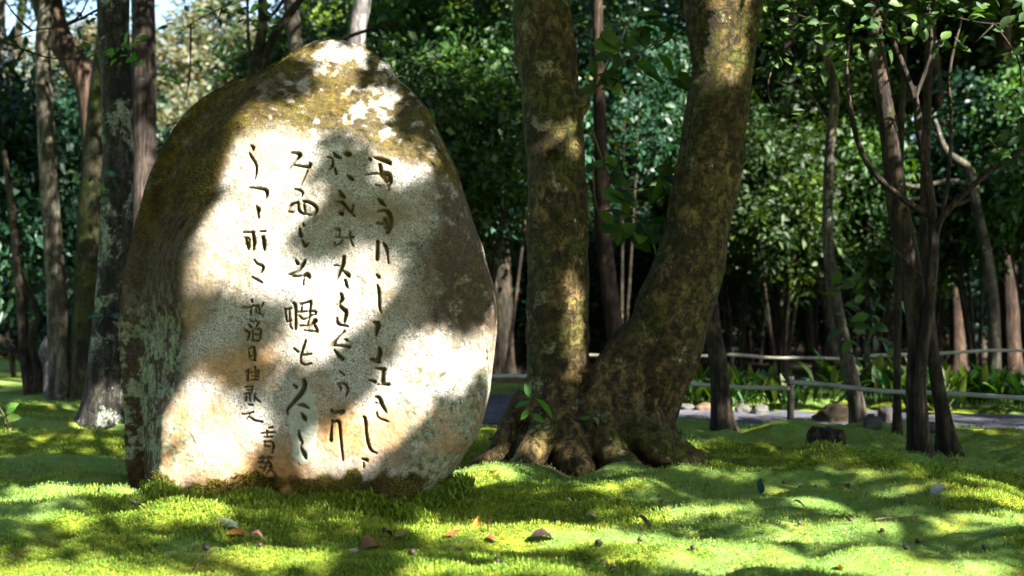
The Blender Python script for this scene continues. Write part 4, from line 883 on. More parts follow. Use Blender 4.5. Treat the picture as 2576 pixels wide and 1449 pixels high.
for px, d, r, h, lf in ((1130, 23, 1.4, 1.3, .3), (1300, 24, 1.5, 1.3, .2), (1480, 25, 1.5, 1.4, .2), (1640, 26, 1.5, 1.4, .2), (1800, 24, 1.4, 1.3, .3), (1930, 28, 1.7, 1.6, .2), (2080, 27, 1.6, 1.5, .3), (2240, 29, 1.7, 1.6, .2), (2390, 27, 1.6, 1.5, .3), (2540, 28, 1.7, 1.6, .2), (2680, 24, 1.5, 1.5, .2),
        (1740, 31, 2.0, 1.9, .4), (1560, 33, 2.1, 1.9, .4), (2000, 34, 2.2, 2.0, .4), (2300, 34, 2.2, 2.0, .4), (1380, 33, 2.1, 1.9, .4), (2600, 33, 2.2, 2.1, .4)):
    x, y = at(px, d); shrub('low spreading blue green shrub among the shaded woodland trunks', x, y, r, LEAF_TEAL, 'low shrubs among the woodland trunks', h, lift=lf)
# the far wooded slope: one mass of leaves nobody could count
rg = np.random.default_rng(5)
n = 620; fx = rg.uniform(-30, 36, n); fy = rg.uniform(33, 62, n); fz = ground(fx, fy, False) + rg.uniform(0.3, 8.5, n)
cut = (fx / fy < -0.205 + 0.03 * rg.normal(size=n)) & (fz > 3.0 + 0.0 * fy)
keep = ~cut & ~((rg.uniform(0, 1, n) < 0.25))
cf = np.column_stack([fx, fy, fz])[keep]
V, Fc, r = leafcloud(cf, 170, 1.25, 0.34, rg, flat=0.75)
mb = MB(); mb.add(V, Fc, r.astype(np.float32)); tag(obj('far_woodland', mb.mesh('far_woodland', smooth=False), LEAF_MID), 'distant mass of green foliage filling the wooded slope', 'woodland', kind='stuff')

# ------------------------------------------------------------------ unseen canopy trees added right of and behind the camera to cast the dappled shade
# gaps shaped into that canopy, given by where the sun gets through to the stone and the ground
LIT_ST = [(620, 680, 170, 70), (800, 725, 200, 55), (945, 690, 110, 60), (760, 840, 120, 70), (690, 415, 135, 130), (640, 480, 110, 110), (850, 255, 50, 42), (960, 270, 20, 16), (835, 118, 75, 28), (965, 415, 75, 38), (535, 690, 85, 85), (700, 730, 130, 52), (850, 745, 150, 50), (960, 700, 70, 60), (800, 860, 100, 80), (860, 840, 70, 60),
          (545, 1085, 125, 125), (560, 1190, 110, 60), (450, 1130, 60, 110), (1010, 930, 60, 105), (1140, 900, 120, 75), (1180, 830, 60, 50), (960, 1050, 80, 45), (830, 1150, 110, 35), (630, 620, 60, 40), (1030, 420, 40, 40)]
LIT_GR = [(180, 1425, 260, 14), (420, 1432, 160, 10), (230, 1250, 190, 22), (160, 1320, 80, 12), (420, 1320, 90, 12), (700, 1385, 150, 8), (900, 1388, 130, 10), (1180, 1310, 140, 24), (1330, 1340, 150, 16), (1540, 1362, 220, 14), (1780, 1385, 210, 16), (2020, 1412, 230, 14), (2350, 1432, 220, 12), (1150, 1442, 280, 10),
          (1235, 1190, 90, 12), (1180, 1215, 70, 10), (1720, 1292, 110, 9), (2050, 1345, 130, 10), (2080, 1270, 80, 6), (2480, 1275, 110, 10), (2500, 1240, 100, 6), (2150, 1155, 110, 5), (1850, 1083, 90, 5), (1660, 1130, 60, 8), (1060, 1250, 90, 8), (2480, 1335, 80, 7), (1500, 1240, 40, 4)]
rg = np.random.default_rng(31)
def in_any(px, py, L, grow=52.0):
    r_ = np.zeros(len(px), bool)
    for cx, cy, rx, ry in L: r_ |= ((px - cx) / (rx + grow)) ** 2 + ((py - cy) / (ry + grow)) ** 2 < 1
    return r_
NG = 33000
# receiver points: ground in front, the stone face, the twin stems
rx_ = np.concatenate([rg.uniform(-4.2, 5.2, NG), rg.uniform(-1.95, 0.1, 15000), rg.uniform(-0.1, 1.9, 12000), rg.uniform(-4.8, -2.4, 8000), rg.uniform(1.8, 4.8, 10000)])
ry_ = np.concatenate([rg.uniform(3.6, 10.5, NG), np.full(15000, 6.42), np.full(12000, 8.0), np.full(8000, 11.0), np.full(10000, 9.8)])
rz_ = np.concatenate([np.zeros(NG), rg.uniform(0, 2.5, 15000), rg.uniform(0, 3.4, 12000), rg.uniform(0, 3.9, 8000), rg.uniform(0, 3.6, 10000)])
n = len(rx_); tt2 = rg.uniform(6.5, 11.0, n)
C_ = np.column_stack([rx_, ry_, rz_]) + S[None, :] * tt2[:, None]
LITG = []
for cx_, cy_, rx0, ry0 in LIT_GR:
    k_ = F * CAMZ / (cy_ - HOR); LITG.append((P(cx_, cy_, k_)[0], k_, rx0 * k_ / F, ry0 * k_ / (cy_ - HOR)))
SHADE = [((1080, 700), (930, 880), 16), ((930, 880), (800, 1040), 32), ((480, 805), (650, 830), 24), ((890, 520), (1060, 590), 38), ((1240, 1010), (1070, 1120), 34), ((695, 1160), (700, 1240), 38), ((840, 370), (880, 470), 22), ((1085, 560), (1160, 770), 46), ((600, 945), (690, 975), 14)]
def in_shade(px, py):
    r_ = np.zeros(len(px), bool)
    for (ax, ay), (bx, by), w in SHADE:
        t = np.clip(((px - ax) * (bx - ax) + (py - ay) * (by - ay)) / ((bx - ax) ** 2 + (by - ay) ** 2), 0, 1)
        r_ |= np.hypot(px - ax - t * (bx - ax), py - ay - t * (by - ay)) < w
    return r_
def blocked_spot(C_):
    """first thing the sun ray through C_ would reach, and whether the photo shows sun there"""
    yf = np.full(len(C_), YF)
    for _ in range(5):
        t1 = (yf - C_[:, 1]) / -S[1]; x1 = C_[:, 0] - S[0] * t1; z1 = C_[:, 2] - S[2] * t1
        ii = np.clip(((z1 - sz[0]) / ST).astype(int), 0, len(sz) - 1); jj = np.clip(((x1 - sx[0]) / ST).astype(int), 0, len(sx) - 1)
        yf = 0.5 * yf + 0.5 * SY[ii, jj]
    on_st = (z1 > 0.02) & (x1 > -2.05) & (x1 < 0.12) & (z1 < 2.4)
    p1, q1 = topx(x1, z1, yf); hit = on_st & in_any(p1, q1, LIT_ST) & ~in_shade(p1, q1)
    t2 = (8.0 - C_[:, 1]) / -S[1]; x2 = C_[:, 0] - S[0] * t2; z2 = C_[:, 2] - S[2] * t2
    on_tr = ~on_st & (z2 > 0.1) & (x2 > 0) & (x2 < 1.75)
    p2, q2 = topx(x2, z2, 8.0); hit |= on_tr & in_any(p2, q2, [(1850, 70, 55, 90), (1440, 330, 30, 20), (1465, 800, 25, 120)])
    t3 = C_[:, 2] / S[2]; x3 = C_[:, 0] - S[0] * t3; y3 = np.maximum(C_[:, 1] - S[1] * t3, 0.5)
    hit |= ~on_st & ~on_tr & in_any(x3, y3, LITG, 0.08)
    return hit
keep = ~blocked_spot(C_); C_ = C_[keep]
roots_c = np.array([[5.2, -0.6], [8.4, 2.6], [3.6, -2.6], [10.2, 5.2], [2.9, 0.6]])
cc0 = np.array([[5.2, 1.8, 5.4], [7.6, 3.2, 5.6], [4.0, -0.2, 5.6], [9.0, 5.2, 5.6], [2.6, 3.4, 5.2]])
own = ((C_[:, None, :] - cc0[None]) ** 2).sum(-1).argmin(1)
LABC = ['unseen added tree with a crown shaped to dapple the stone', 'unseen added tree with a crown shaped to dapple the moss right of the stone', 'unseen added tree for dappled shade, set farther behind the camera than the others', 'unseen added tree with a crown shaped to dapple the moss in front of the fence', 'unseen added tree with a low crown shaped to dapple the left moss']
for k in range(5):
    c_ = C_[own == k]
    if len(c_) < 10: continue
    n = len(c_); dv = rg.normal(0, 1, (n, 3)); nn = rg.normal(0, 0.5, (n, 3)) + S * 1.0
    l = rg.uniform(0.08, 0.135, n); V, Fc, kk = leaves(c_, np.cross(nn, dv), nn, l, l * 0.32, 0.05, 0.1)
    best = None; ctr = c_.mean(0)
    for tr_i in range(80):          # a trunk position whose own shadow stays out of the sunny gaps
        b = np.array([roots_c[k][0], roots_c[k][1], 0.0]) + (np.array([rg.normal(0, 1.3), rg.normal(0, 1.3), 0]) if tr_i else 0)
        if b[0] < 0.45 * max(b[1], 0) + 1.6: continue
        pth = crom([b, b + [0.1, 0, 2.2], (b + ctr) / 2 + [0, 0, 1.2], ctr - [0, 0, 0.3]], 60)
        hits = blocked_spot(pth).sum()
        if best is None or hits < best[0]: best = (hits, b)
    b = best[1]; b[2] = gz(b[0], b[1])
    t = Tree('unseen_dapple_tree', LABC[k], 'tree', b, 'unseen trees added beside and behind the camera for dappled shade')
    t.limb([b - [0, 0, .1], b + [0.1, 0, 2.2], (b + ctr) / 2 + [0, 0, 1.2], ctr - [0, 0, 0.3]], [0.24, 0.19, 0.14, 0.07], seg=14, flare=0.6, bump=0.08, step=0.12)
    for _ in range(14):
        e = c_[rg.integers(n)]
        md = (ctr + e) / 2 + rg.normal(0, 0.1, 3)
        if blocked_spot(crom([ctr - [0, 0, 0.4], md, e], 30)).any(): continue
        t.limb([ctr - [0, 0, 0.4], md, e], [0.05, 0.03, 0.008], seg=6, step=0.2)
    t.trunk(BARK_GREY)
    mb = MB(); mb.add(V, Fc, np.repeat(rg.uniform(0, 1, n), kk).astype(np.float32))
    obj('crown', mb.mesh('crown', b, smooth=False), LEAF_MID, t.root)
# unseen trees added outside the right edge to shade the background and path
GO = 'unseen trees added beyond the right edge of the view for shade'
for k, (x, y, z, r) in enumerate(((9.5, 9, 7.5, 2.8), (13, 8, 9, 3.0), (10.5, 13.5, 8, 3.0), (14.5, 13, 10, 3.2), (12.5, 18, 9, 3.2), (17, 19, 11, 3.4), (15.5, 25, 10, 3.4), (7.2, 11.2, 7.8, 2.4), (19, 4, 12, 3.4), (16, 0, 11, 3.4))):
    x, y, z = clear_crown((x, y, z), r)
    b = np.array([x + 0.5, y, gz(x + 0.5, y)]); t = Tree('unseen_shade_tree', 'unseen tall tree added right of the path to shade the background', 'tree', b, GO)
    t.limb([b - [0, 0, .1], b + [0, 0.1, z * 0.4], [x, y, z - 0.5]], [0.22, 0.17, 0.08], seg=12, flare=0.5, bump=0.08, step=0.25)
    t.twigs(np.array([x, y, z - 0.8]), (x, y, z), r, 6, rg); t.trunk(BARK_DARK)
    t.crown((x, y, z), r, LEAF_DARK, k, k * 1.3)

GL = 'unseen trees added behind and left of the camera for shade'  # trees out of view, added to block skylight and deepen shade on the stone
for k, (x, y, z, r) in enumerate(((-4.6, -1.5, 5.0, 3.0), (-6.5, 2.6, 5.4, 3.0), (-2.0, -4.0, 5.2, 3.0), (1.2, -5.5, 5.6, 3.0), (-3.6, -3.2, 3.4, 2.2), (-6.2, 0.6, 3.6, 2.3), (0.2, -5.0, 3.2, 2.2), (3.6, -6.5, 4.0, 2.6), (-6, -6.5, 8, 3.2), (-10, 0, 8, 3.2), (-1, -10, 8.5, 3.4), (-9.5, 7.5, 7.5, 3.0), (4.5, -10.5, 7.5, 3.2))):
    b = np.array([x - 0.4, y, gz(x - 0.4, y)]); t = Tree('unseen_shade_tree', 'unseen tall tree added behind or left of the camera to dim the skylight', 'tree', b, GL)
    t.limb([b - [0, 0, .1], b + [0, 0.1, z * 0.4], [x, y, z - 0.5]], [0.22, 0.17, 0.08], seg=12, flare=0.5, bump=0.08, step=0.25)
    t.twigs(np.array([x, y, z - 0.8]), (x, y, z), r, 6, rg); t.trunk(BARK_GREY)
    t.crown((x, y, z), r, LEAF_DARK, k, k * 1.3)

# ------------------------------------------------------------------ bamboo fences, path edge stones
def fence(name, label, rails, posts, rr, org):
    root = thing(name, label, 'fence', org)
    for (a, b) in rails:
        a = np.array(a); b = np.array(b); mb = MB(); n = max(int(np.linalg.norm(b - a) / 0.03), 8)
        t = np.linspace(0, 1, n); L = np.linalg.norm(b - a)
        node = np.exp(-(((t * L) % 0.31 - 0.155) / 0.012) ** 2)
        pth = a + (b - a) * t[:, None]; pth[:, 2] += 0.012 * np.sin(t * 5 + a[0]) + 0.006 * np.sin(t * 13)
        rad = rr * (1 - 0.15 * t) * (1 + 0.16 * node)
        V, Fs = tube(pth, rad, seg=10, step=0.03); mb.add(V, Fs); obj('rail', mb.mesh('rail', org), BAMBOO, root)
    for (p, h) in posts:
        mb = MB(); V, Fs = tube([[p[0], p[1], p[2] - 0.1], [p[0], p[1], p[2] + h * 0.5], [p[0] + .004, p[1], p[2] + h]], [0.033, 0.032, 0.03], seg=12, step=0.05, bump=0.08)
        mb.add(V, Fs); po = obj('post', mb.mesh('post', org), POSTWOOD, root)
        mb = MB(); a = np.linspace(0, 2 * np.pi, 14)
        for dz in (-.012, .012):
            V, Fs = tube(np.column_stack([p[0] + 0.038 * np.cos(a), p[1] + 0.038 * np.sin(a), np.full(14, p[2] + h * 0.82 + dz)]), np.full(14, 0.006), seg=5, step=0.02); mb.add(V, Fs)
        obj('rope_tie', mb.mesh('rope_tie', org), ROPE, po)
    return root
pst = G(1988, 1062); zr = 0.355
def rail_pt(px, py, zz=None):
    return P(px, py, F * (CAMZ - (zr + 0.0)) / (py - HOR))
fence('bamboo_fence', 'low grey bamboo rail fence with dark posts along the near path edge',
      [(rail_pt(1215, 946), rail_pt(1985, 974)), (rail_pt(1992, 964), rail_pt(2720, 1010))], [(pst, 0.43), (G(1205, 1035), 0.42), (G(2700, 1100), 0.42)], 0.021, tuple(pst))
f2 = P(2176, 905, 17.0); f2[2] = gz(f2[0], f2[1])
fence('bamboo_fence', 'thin bamboo rail fence at the back of the broad leaved plants',
      [(P(1420, 898, 19.5), P(1850, 892, 18)), (P(1830, 893, 17.6), P(2176, 906, 17)), (P(2170, 894, 16.9), P(2700, 880, 16))], [(f2, max(P(2176, 893, 17)[2] - f2[2], 0.3)), ((P(1840, 900, 17.8)[0], 17.8, gz(P(1840, 900, 17.8)[0], 17.8)), 0.5)], 0.022, tuple(f2))

def rockmesh(rx, ry, rz, seed, n=18):
    u = np.linspace(0, np.pi, n); w = np.linspace(0, 2 * np.pi, 2 * n, endpoint=False)
    U, W = np.meshgrid(u, w, indexing='ij'); d = np.stack([np.sin(U) * np.cos(W), np.sin(U) * np.sin(W), np.cos(U)], -1)
    k = 1 + 0.5 * fbm(d[..., 0], d[..., 1], d[..., 2], 1.3, 3, seed) + 0.16 * fbm(d[..., 0], d[..., 1], d[..., 2], 7, 2, seed + 3)
    d = np.sign(d) * np.abs(d) ** 0.8
    V = (d * k[..., None] * [rx, ry, rz]).reshape(-1, 3); m2 = 2 * n
    i_ = np.arange(n - 1)[:, None] * m2; j_ = np.arange(m2)[None]; k_ = (j_ + 1) % m2
    return mesh('rock', V, np.stack([i_ + j_, i_ + m2 + j_, i_ + m2 + k_, i_ + k_], -1).reshape(-1, 4))
def rock(name, label, px, py, w, h, mat, seed, group=None, cat='rock', sink=0.25):
    b = G(px, py); d = b[1]; rx = w / 2 * d / F; rz = h * d / F / (2 - sink * 2) * 1.1
    return tag(obj(name, rockmesh(rx, rx * 0.75, rz, seed), mat, loc=(b[0], b[1] + rx * 0.5, b[2] + rz * (1 - 2 * sink))), label, cat, group)
rock('boulder', 'rounded brown boulder at the path edge beside the slanting trunk', 2108, 1066, 104, 36, BOULDERM, 1, sink=0.34)
rock('edging_rock', 'flat reddish rock edging the path beside the dark leaning trunk', 1775, 1034, 52, 18, ROCKBROWN, 2)
rock('edging_rock', 'small grey rock edging the path just right of the dark leaning trunk', 1868, 1040, 36, 20, ROCK, 3)
rock('edging_rock', 'dark flat rock edging the path left of the fence post', 1912, 1046, 46, 22, ROCK, 4)
rock('edging_rock', 'dark upright rock behind the thin straight trunk', 2235, 1072, 44, 40, ROCK, 5)
rock('edging_rock', 'grey rock at the path edge between the boulder and the two stemmed tree', 2195, 1080, 40, 34, ROCK, 6)
rock('edging_rock', 'low grey rock by the path near the short leaning trunk', 2350, 1085, 60, 22, ROCK, 7)
rock('edging_rock', 'small grey rock between twin tree and dark leaning trunk', 1728, 1034, 40, 16, ROCK, 8)
# cut stump: ragged, dark
b = G(2080, 1136); mb = MB()
V, Fs = tube([b - [0, 0, .05], b + [0, 0, .08], b + [0.01, 0, .17]], [0.165, 0.14, 0.12], seg=30, step=0.012, bump=0.35, bscale=14, seed=4, flare=0.3, lobes=6)
topk = V[:, 2] > b[2] + 0.1; V[topk, 2] += 0.05 * fbm(V[topk, 0], V[topk, 1], 0, 30, 2, 8)
mb.add(V, Fs); stp = thing('tree_stump', 'low ragged dark stump standing in the moss before the boulder', 'stump', b)
obj('stump', mb.mesh('stump', b), BARK_DARK, stp)

# ------------------------------------------------------------------ broad leaved plants behind the path: every leaf its own blade
ASP = []
for k in range(4):
    n = 7; t = np.linspace(0, 1, n); bend = [0.5, 0.8, 1.1, 0.3][k]
    ang = 0.25 + bend * t; yy = np.cumsum(np.sin(ang)) / n; zz = np.cumsum(np.cos(ang)) / n
    wd = 0.1 * np.sin(np.pi * np.clip((t - 0.12) / 0.88, 0, 1)) ** 0.7 + 0.006
    V = np.concatenate([np.column_stack([-wd, yy, zz + wd * .3]), np.column_stack([0 * wd, yy, zz]), np.column_stack([wd, yy, zz + wd * .3])])
    Fq = []
    for i_ in range(n - 1): Fq += [[i_, i_ + 1, n + i_ + 1, n + i_], [n + i_, n + i_ + 1, 2 * n + i_ + 1, 2 * n + i_]]
    ASP.append(mesh('leaf', V, np.array(Fq), True, {'rnd': np.full(len(Fq), [0.2, 0.45, 0.7, 0.95][k])}))
rg = np.random.default_rng(61)
cnt = 0
for k in range(200):
    if cnt >= 60: break
    x = rg.uniform(0.35, 6.4); off = rg.uniform(1.1, 2.4)
    c0_ = 12.25 + 0.28 * max(2.8 - x, 0) ** 1.55 - 0.22 * max(x - 2.8, 0); w_ = 1.02 + 0.5 * min(max(1.8 - x, 0), 4)
    y = c0_ + off * w_ * (1.0 if x > 1.2 else 0.9); z = gz(x, y); cnt += 1
    root = thing('broad_leaved_plant', 'clump of long arching dark green blades in the bed behind the path', 'plant', (x, y, z), 'broad leaved plants in the bed behind the path')
    for j in range(16):
        a = rg.uniform(0, 2 * np.pi); s_ = rg.uniform(0.32, 0.58)
        obj('leaf', ASP[rg.integers(4)], ASPI, root, loc=(0.1 * rg.normal(), 0.1 * rg.normal(), -0.02), rot=(rg.normal(0, .12), rg.normal(0, .12), a), scale=(s_ * 0.68, s_, s_))

# ------------------------------------------------------------------ small plants
def plant(name, label, px, py, stems, leafs, mat, rng, r0=0.004, d=None, stemmat=TWIG):
    b = G(px, py); d = b[1]; root = thing(name, label, 'plant', b)
    paths = []
    for s_ in stems:
        pp = px_path(s_, d); paths.append(pp)
    paths[0][0] = b - [0, 0, 0.02]
    shoot(root, b, paths, r0, leafs, mat, rng, d, 'stem', stemmat)
rng = np.random.default_rng(77)
plant('seedling', 'tiny dark leaved seedling growing at the left foot of the twin tree', 1248, 1150, [[(1248, 1150), (1252, 1110), (1256, 1085)]],
      [(1252, 1108, -1, -0.3, .07), (1254, 1110, 1, -0.35, .07), (1252, 1125, -0.9, 0.1, .06), (1256, 1122, 1, 0.0, .07), (1256, 1090, 0.3, -0.8, .06)], LEAF_DARK, rng)
plant('bare_sapling', 'thin bare sapling in front of the grey path, between stone and twin tree', 1300, 1075, [[(1296, 1075), (1292, 1000), (1284, 960)], [(1292, 1000), (1270, 975), (1252, 968)], [(1304, 1070), (1306, 990), (1308, 950)], [(1306, 1000), (1322, 975)]],
      [(1300, 1015, -1, 0, .07), (1304, 1018, 0.8, 0.2, .06)], LEAF_DARK, rng, 0.005)
plant('leafy_seedling', 'leafy seedling with one yellowing leaf at the left edge of the moss', 10, 1090, [[(10, 1090), (14, 1050), (18, 1020)], [(14, 1050), (-10, 1010)]],
      [(16, 1050, 1, 0.0, .11), (14, 1040, 0.7, -0.4, .1), (10, 1045, -0.8, 0.0, .1), (16, 1035, 0.3, -1, .09), (18, 1028, 1.0, -0.5, .1), (12, 1062, 0.6, 0.5, .09), (0, 1015, -0.5, -0.6, .1)], LEAF_MID, rng, 0.004)
bq = G(10, 1090)
put_leaf(bpy.data.objects['leafy_seedling'], bq, P(22, 1058, bq[1]), (0.3, -0.3, -0.9), 0.09, LEAF_AUT, rng)['label'] = 'yellowing hanging leaf'
# grass tuft at the right foot of the twin tree, each blade a leaf
b = G(1705, 1140); root = thing('grass_tuft', 'dark grassy tuft at the right foot of the twin tree', 'plant', b)
for k in range(26):
    s_ = rg.uniform(0.1, 0.2); obj('leaf', ASP[rg.integers(4)], LEAF_DARK, root, loc=(rg.normal(0, .07), rg.normal(0, .04), -.01), rot=(rg.normal(0, .2), rg.normal(0, .2), rg.uniform(0, 6.3)), scale=(s_ * 0.35, s_, s_))
# sprigs and twigs on the left trunks
def sprig(label, tree_name, d, stems, leafs, mat, rng, r0=0.006):
    """a leafy branch: part of its tree, each leaf a sub-part"""
    root = bpy.data.objects[tree_name]; org = np.array(root.location); mb = MB()
    for s_ in stems:
        pp = px_path(s_, d); limb(mb, pp, np.linspace(r0, r0 * 0.3, len(pp)), seg=5, step=0.05)
    br = obj('branch', mb.mesh('branch', org), BARK_DARK, root); br['label'] = label
    for (x, y, dx, dy, L) in leafs:
        put_leaf(br, org, P(x, y, d + rng.normal(0, 0.05)), (dx, rng.normal(-0.25, 0.3), -dy), L, mat, rng)
def rl(n, x0, x1, y0, y1, L0, L1, rng): return [(rng.uniform(x0, x1), rng.uniform(y0, y1), rng.normal(0, 1), rng.normal(0.2, 0.45), rng.uniform(L0, L1)) for _ in range(n)]
sprig('pale glinting leaf sprig on the lower lichen trunk', 'lichen_covered_tree', 10.6, [[(285, 800), (262, 795), (240, 790)]], [(262, 795, -1, -0.2, .1), (250, 792, -1, 0.2, .1), (275, 797, 0.8, -0.4, .09), (262, 796, -0.6, 0.7, .1), (285, 797, 1, -0.2, .1)], LEAF_TEAL, rng)
sprig('small leaf sprig crossing the mossy trunk at mid height', 'mossy_tree', 10.6, [[(262, 480), (250, 450), (225, 440)]], rl(9, 225, 285, 430, 520, .07, .11, rng), LEAF_TEAL, rng)
sprig('bright green leaf sprig in front of the upper lichen trunk', 'lichen_covered_tree', 10.6, [[(210, 150), (300, 118), (400, 165)]], rl(26, 265, 385, 90, 160, .07, .12, rng), LEAF_FRESH, rng)
sprig('dark bare bough crossing the sky at the upper left', 'lichen_covered_tree', 10.8, [[(330, -20), (240, 28), (160, 66), (80, 78), (-20, 120)], [(80, 78), (40, 40), (10, 0)], [(-10, 100), (60, 125), (120, 145), (200, 150)], [(160, 66), (200, 40), (225, -10)], [(60, 125), (30, 170)]],
      rl(20, 180, 270, 20, 130, .06, .1, rng), LEAF_DARK, rng, r0=0.014)
sprig('leafy hanging branch over the left shoulder of the stone', 'multi_stem_tree', 12.2, [[(700, -30), (560, 20), (480, 60), (430, 110)], [(560, 20), (540, 70)], [(480, 60), (478, 180), (470, 230), (462, 270)]], rl(46, 420, 720, -5, 75, .08, .13, rng) + rl(10, 410, 500, 150, 200, .07, .1, rng), LEAF_DARK, rng, r0=0.01)
sprig('leafy branch with broad leaves hanging in at the upper right', 'two_stem_tree', 8.3, [[(2650, 40), (2500, 60), (2380, 40), (2250, 30)], [(2500, 60), (2450, 110)], [(2500, 60), (2560, 150), (2560, 230), (2500, 250)]], rl(70, 2180, 2600, -10, 130, .07, .13, rng) + rl(30, 2480, 2610, 200, 420, .06, .12, rng), LEAF_DARK, rng, r0=0.008)
sprig('leafy branch hanging beside the upper right twin stem', 'twin_trunk_tree', 8.6, [[(1900, -30), (1990, 30), (2080, 60)], [(1990, 30), (1960, 120)], [(1960, 120), (1930, 220), (1960, 290), (2010, 300)]], rl(80, 1915, 2190, -10, 190, .07, .12, rng) + rl(12, 1930, 2010, 270, 320, .07, .11, rng), LEAF_DARK, rng, r0=0.008)
sprig('low leafy bough between the slanting trunk and the two stemmed tree', 'slanting_tree', 10.8, [[(2096, 720), (2180, 700), (2240, 690)], [(2180, 700), (2188, 780), (2230, 830)]], rl(60, 2110, 2270, 640, 890, .1, .16, rng), LEAF_DARK, rng, r0=0.008)

# ------------------------------------------------------------------ fallen leaves, seeds, twigs on the moss
def drymat(name, c): return leafmat('dry_leaf_' + name, [(0, tuple(x * 0.7 for x in c)), (1, tuple(min(x * 1.2, .9) for x in c))], 0.15, 0.6, (1.2, 1, .7), 0.3)
DRY = {k: drymat(k, c) for k, c in {'brown': (0.12, 0.05, 0.02), 'orange': (0.28, 0.1, 0.018), 'pale': (0.36, 0.3, 0.22), 'dark': (0.022, 0.013, 0.009), 'pink': (0.27, 0.13, 0.11), 'mauve': (0.18, 0.145, 0.13), 'grey': (0.2, 0.215, 0.2), 'teal': (0.012, 0.05, 0.04), 'olive': (0.25, 0.19, 0.04), 'green': (0.22, 0.25, 0.15)}.items()}
FL = [('pale curled leaf lying on dark star moss below the stone', 942, 1272, .085, 'pale', -20, .25), ('broad crumpled brown leaf on the moss in front of the stone', 926, 1364, .085, 'brown', 10, .5), ('dark shrivelled leaf right beside the broad brown leaf', 972, 1356, .05, 'dark', 0, .2),
      ('yellow olive leaf near the broad brown leaf', 1003, 1352, .055, 'olive', 40, .5), ('curved orange leaf standing on edge in the moss', 1196, 1300, .085, 'orange', 80, .9), ('flat brown leaf lying at the edge of the bright moss strip', 1135, 1352, .075, 'brown', 15, .15), ('upright rusty leaf on the edge of the bright moss strip', 1228, 1346, .06, 'brown', 60, .8),
      ('arched dark brown leaf on the white lit moss strip', 1362, 1366, .11, 'dark', -10, .35), ('mauve leaf with a stalk right of the star moss', 1487, 1284, .07, 'mauve', 10, .4), ('small mauve leaf left of the stalked mauve leaf', 1434, 1272, .045, 'mauve', -15, .3),
      ('black curved leaf on the dull moss beyond the bright strip', 1624, 1332, .09, 'dark', -25, .4), ('pink leaf on bare soil right of the twin tree', 1752, 1172, .075, 'pink', 0, .4), ('blue green leaf stuck upright in the moss', 1912, 1248, .075, 'teal', 80, 1.2),
      ('pointed grey leaf lying on the right hand moss', 2356, 1242, .1, 'grey', 25, .5), ('small silvery leaf on the far moss swell', 2448, 1202, .07, 'grey', 10, .35), ('brown leaf fallen in a hollow of the right hand moss', 2010, 1282, .07, 'brown', -10, .2), ('rust brown leaf in the hollow beside a pale pebble', 2338, 1310, .06, 'brown', 70, .7),
      ('pale leaf scrap on the pale moss below the broad brown leaf', 886, 1394, .045, 'pale', 20, .3), ('greenish brown pointed leaf propped on the moss', 570, 1330, .1, 'green', -22, .4), ('long orange leaf under the greenish one', 592, 1356, .11, 'orange', -8, .25), ('pinkish leaf scrap touching the long orange leaf', 643, 1366, .06, 'pink', -12, .3),
      ('small upright brown leaf left of the orange leaf', 522, 1352, .05, 'brown', 75, .8), ('long grey green leaf at the roots of the twin tree', 1440, 1192, .12, 'green', 22, .15), ('tan leaf flake on the lit mound left of the stone', 342, 1270, .05, 'pale', 0, .4), ('small red leaf on the brightest moss strip at the left', 172, 1440, .045, 'pink', 10, .3),
      ('small orange leaf on the dark soil beside the pink leaf', 1800, 1178, .04, 'orange', 20, .4), ('brown leaf resting at the foot of the lichen trunk', 225, 1088, .12, 'brown', 5, .2)]
for k, (lab, px, py, L, c_, tilt, up) in enumerate(FL):
    b = G(px, py); V, Fc, n = leaves(np.array([[-L / 2, 0, 0]]), np.array([[1.0, 0.0, 0.0]]), np.array([[0, -up, 1.0]]), L * 1.15, L * (0.3 if 'broad' not in lab else 0.5), droop=0.13, fold=0.3 + 0.15 * (k % 3), big=True)
    V[:, 2] += 0.02 * np.sin(V[:, 0] / L * 4 + k) * 0.5
    a = math.radians(tilt); R2 = np.array([[math.cos(a), 0, -math.sin(a)], [0, 1, 0], [math.sin(a), 0, math.cos(a)]]); V = V @ R2.T
    V[:, 2] -= V[:, 2].min()
    o_ = obj('fallen_leaf', mesh('fallen_leaf', V, Fc, True, {'rnd': np.linspace(0, 1, len(Fc))}), DRY[c_], loc=(b[0], b[1], b[2] + 0.002), rot=(0, 0, rng.normal(0, .3)))
    tag(o_, lab, 'leaf', 'fallen leaves on the moss')
rgl = np.random.default_rng(45)
lm_ = []
for k in range(4):
    L = 0.05; V, Fc, n = leaves(np.array([[-L / 2, 0, 0]]), np.array([[1.0, 0, 0]]), np.array([[0, -.3, 1.0]]), L, L * [.22, .3, .36, .26][k], droop=[.2, .5, .35, .7][k], fold=[.6, .2, .8, .4][k], big=True)
    lm_.append(mesh('fallen_leaf', V, Fc, True, {'rnd': np.linspace(0, 1, len(Fc))}))
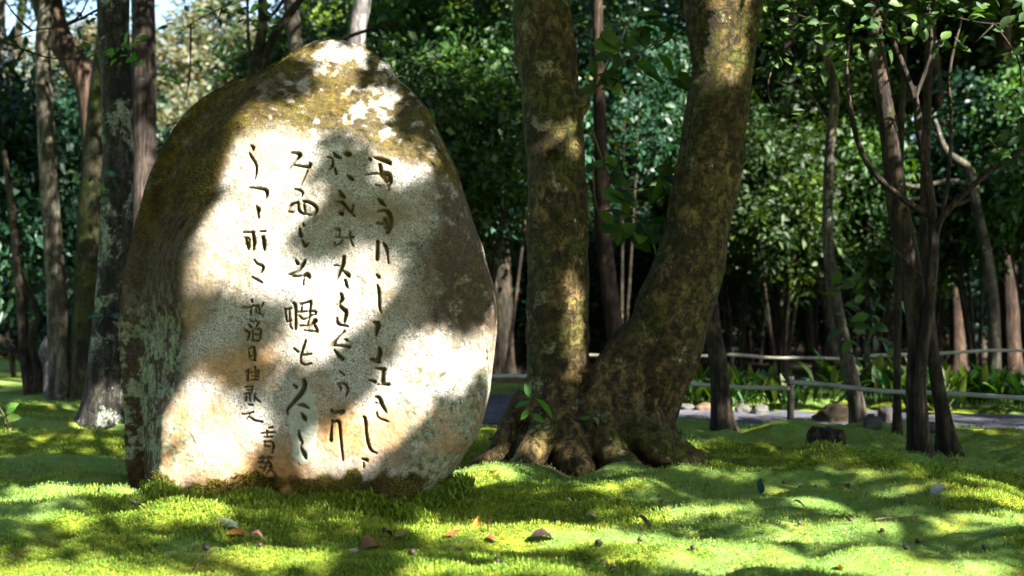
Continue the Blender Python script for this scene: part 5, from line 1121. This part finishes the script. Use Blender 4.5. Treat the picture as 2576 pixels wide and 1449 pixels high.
for k in range(70):
    yy = rgl.uniform(4.7, 9.5); xx = rgl.uniform(-0.42, 0.42) * yy
    if abs(pathdist(xx, yy)) < 1.1: continue
    s_ = rgl.uniform(0.5, 1.2); c_ = ['brown', 'dark', 'brown', 'mauve', 'olive', 'orange'][rgl.integers(6)]
    tag(obj('fallen_leaf', lm_[k % 4], DRY[c_], loc=(xx, yy, gz(xx, yy) + rgl.uniform(0.004, 0.016)), rot=(rgl.normal(0, .5), rgl.normal(0, .5), rgl.uniform(0, 6.3)), scale=(s_,) * 3),
        {'brown': 'small curled brown', 'dark': 'small blackened', 'mauve': 'small faded mauve', 'olive': 'small olive yellow', 'orange': 'small orange'}[c_] + ' leaf half sunk in the moss', 'leaf', 'small fallen leaves sunk in the moss')
sdm = rockmesh(0.011, 0.011, 0.011, 9, 8); sdm.name = 'seed'
for k, (px, py, s_) in enumerate([(1047, 1413, 1.2), (1262, 1437, 1.2), (1520, 1390, 1.1), (1531, 1410, 1.0), (2076, 1366, 1.2), (1556, 1458, 1), (523, 1402, 1.2), (2400, 1320, .9), (2330, 1385, .8), (2240, 1372, .8), (2205, 1270, .9), (2190, 1290, .8), (2290, 1300, .9), (2070, 1250, .8), (1990, 1240, .8),
                     (2130, 1165, 1.0), (1625, 1385, .8), (2030, 1348, .8), (2160, 1345, .8), (2480, 1240, .8), (1850, 1330, .7), (2420, 1300, .8), (1760, 1400, .8), (2300, 1420, .9), (2500, 1400, .8), (660, 1395, .8), (1410, 1330, .7)]):
    p = G(px / 1.0097, py / 1.0097); sc_ = s_ * (1.25 if py > 1380 else 1.1)
    tag(obj('seed', sdm, SEED, loc=(p[0], p[1], p[2] + 0.018), rot=(k, k * 2, k), scale=(sc_, sc_, sc_ * .9)), 'small round dark seed lying on the moss', 'seed', 'dark seeds scattered over the moss')
for lab, pts in (('thin twig with a reddish knob on the lit moss strip', [(490, 1438), (520, 1430), (556, 1420)]), ('pale stalk beside the pale curled leaf', [(990, 1276), (1015, 1271), (1040, 1266)]), ('thin brown twig in the star moss right of the orange leaf', [(1240, 1316), (1290, 1304), (1325, 1288)]),
                 ('thin dark twig on the right hand moss', [(2200, 1343), (2260, 1340), (2310, 1334)]), ('dark twig lying on the left moss strip', [(20, 1410), (55, 1404), (90, 1400)])):
    pp = crom(np.array([G(x, y) for x, y in pts]), 16); pp[:, 2] = ground(pp[:, 0], pp[:, 1]) + 0.014; mb = MB(); limb(mb, pp, np.linspace(.005, .0025, len(pp)), seg=6, step=.02, bump=.2)
    tag(obj('twig', mb.mesh('twig', pp[0]), TWIG, loc=tuple(pp[0])), lab, 'twig')
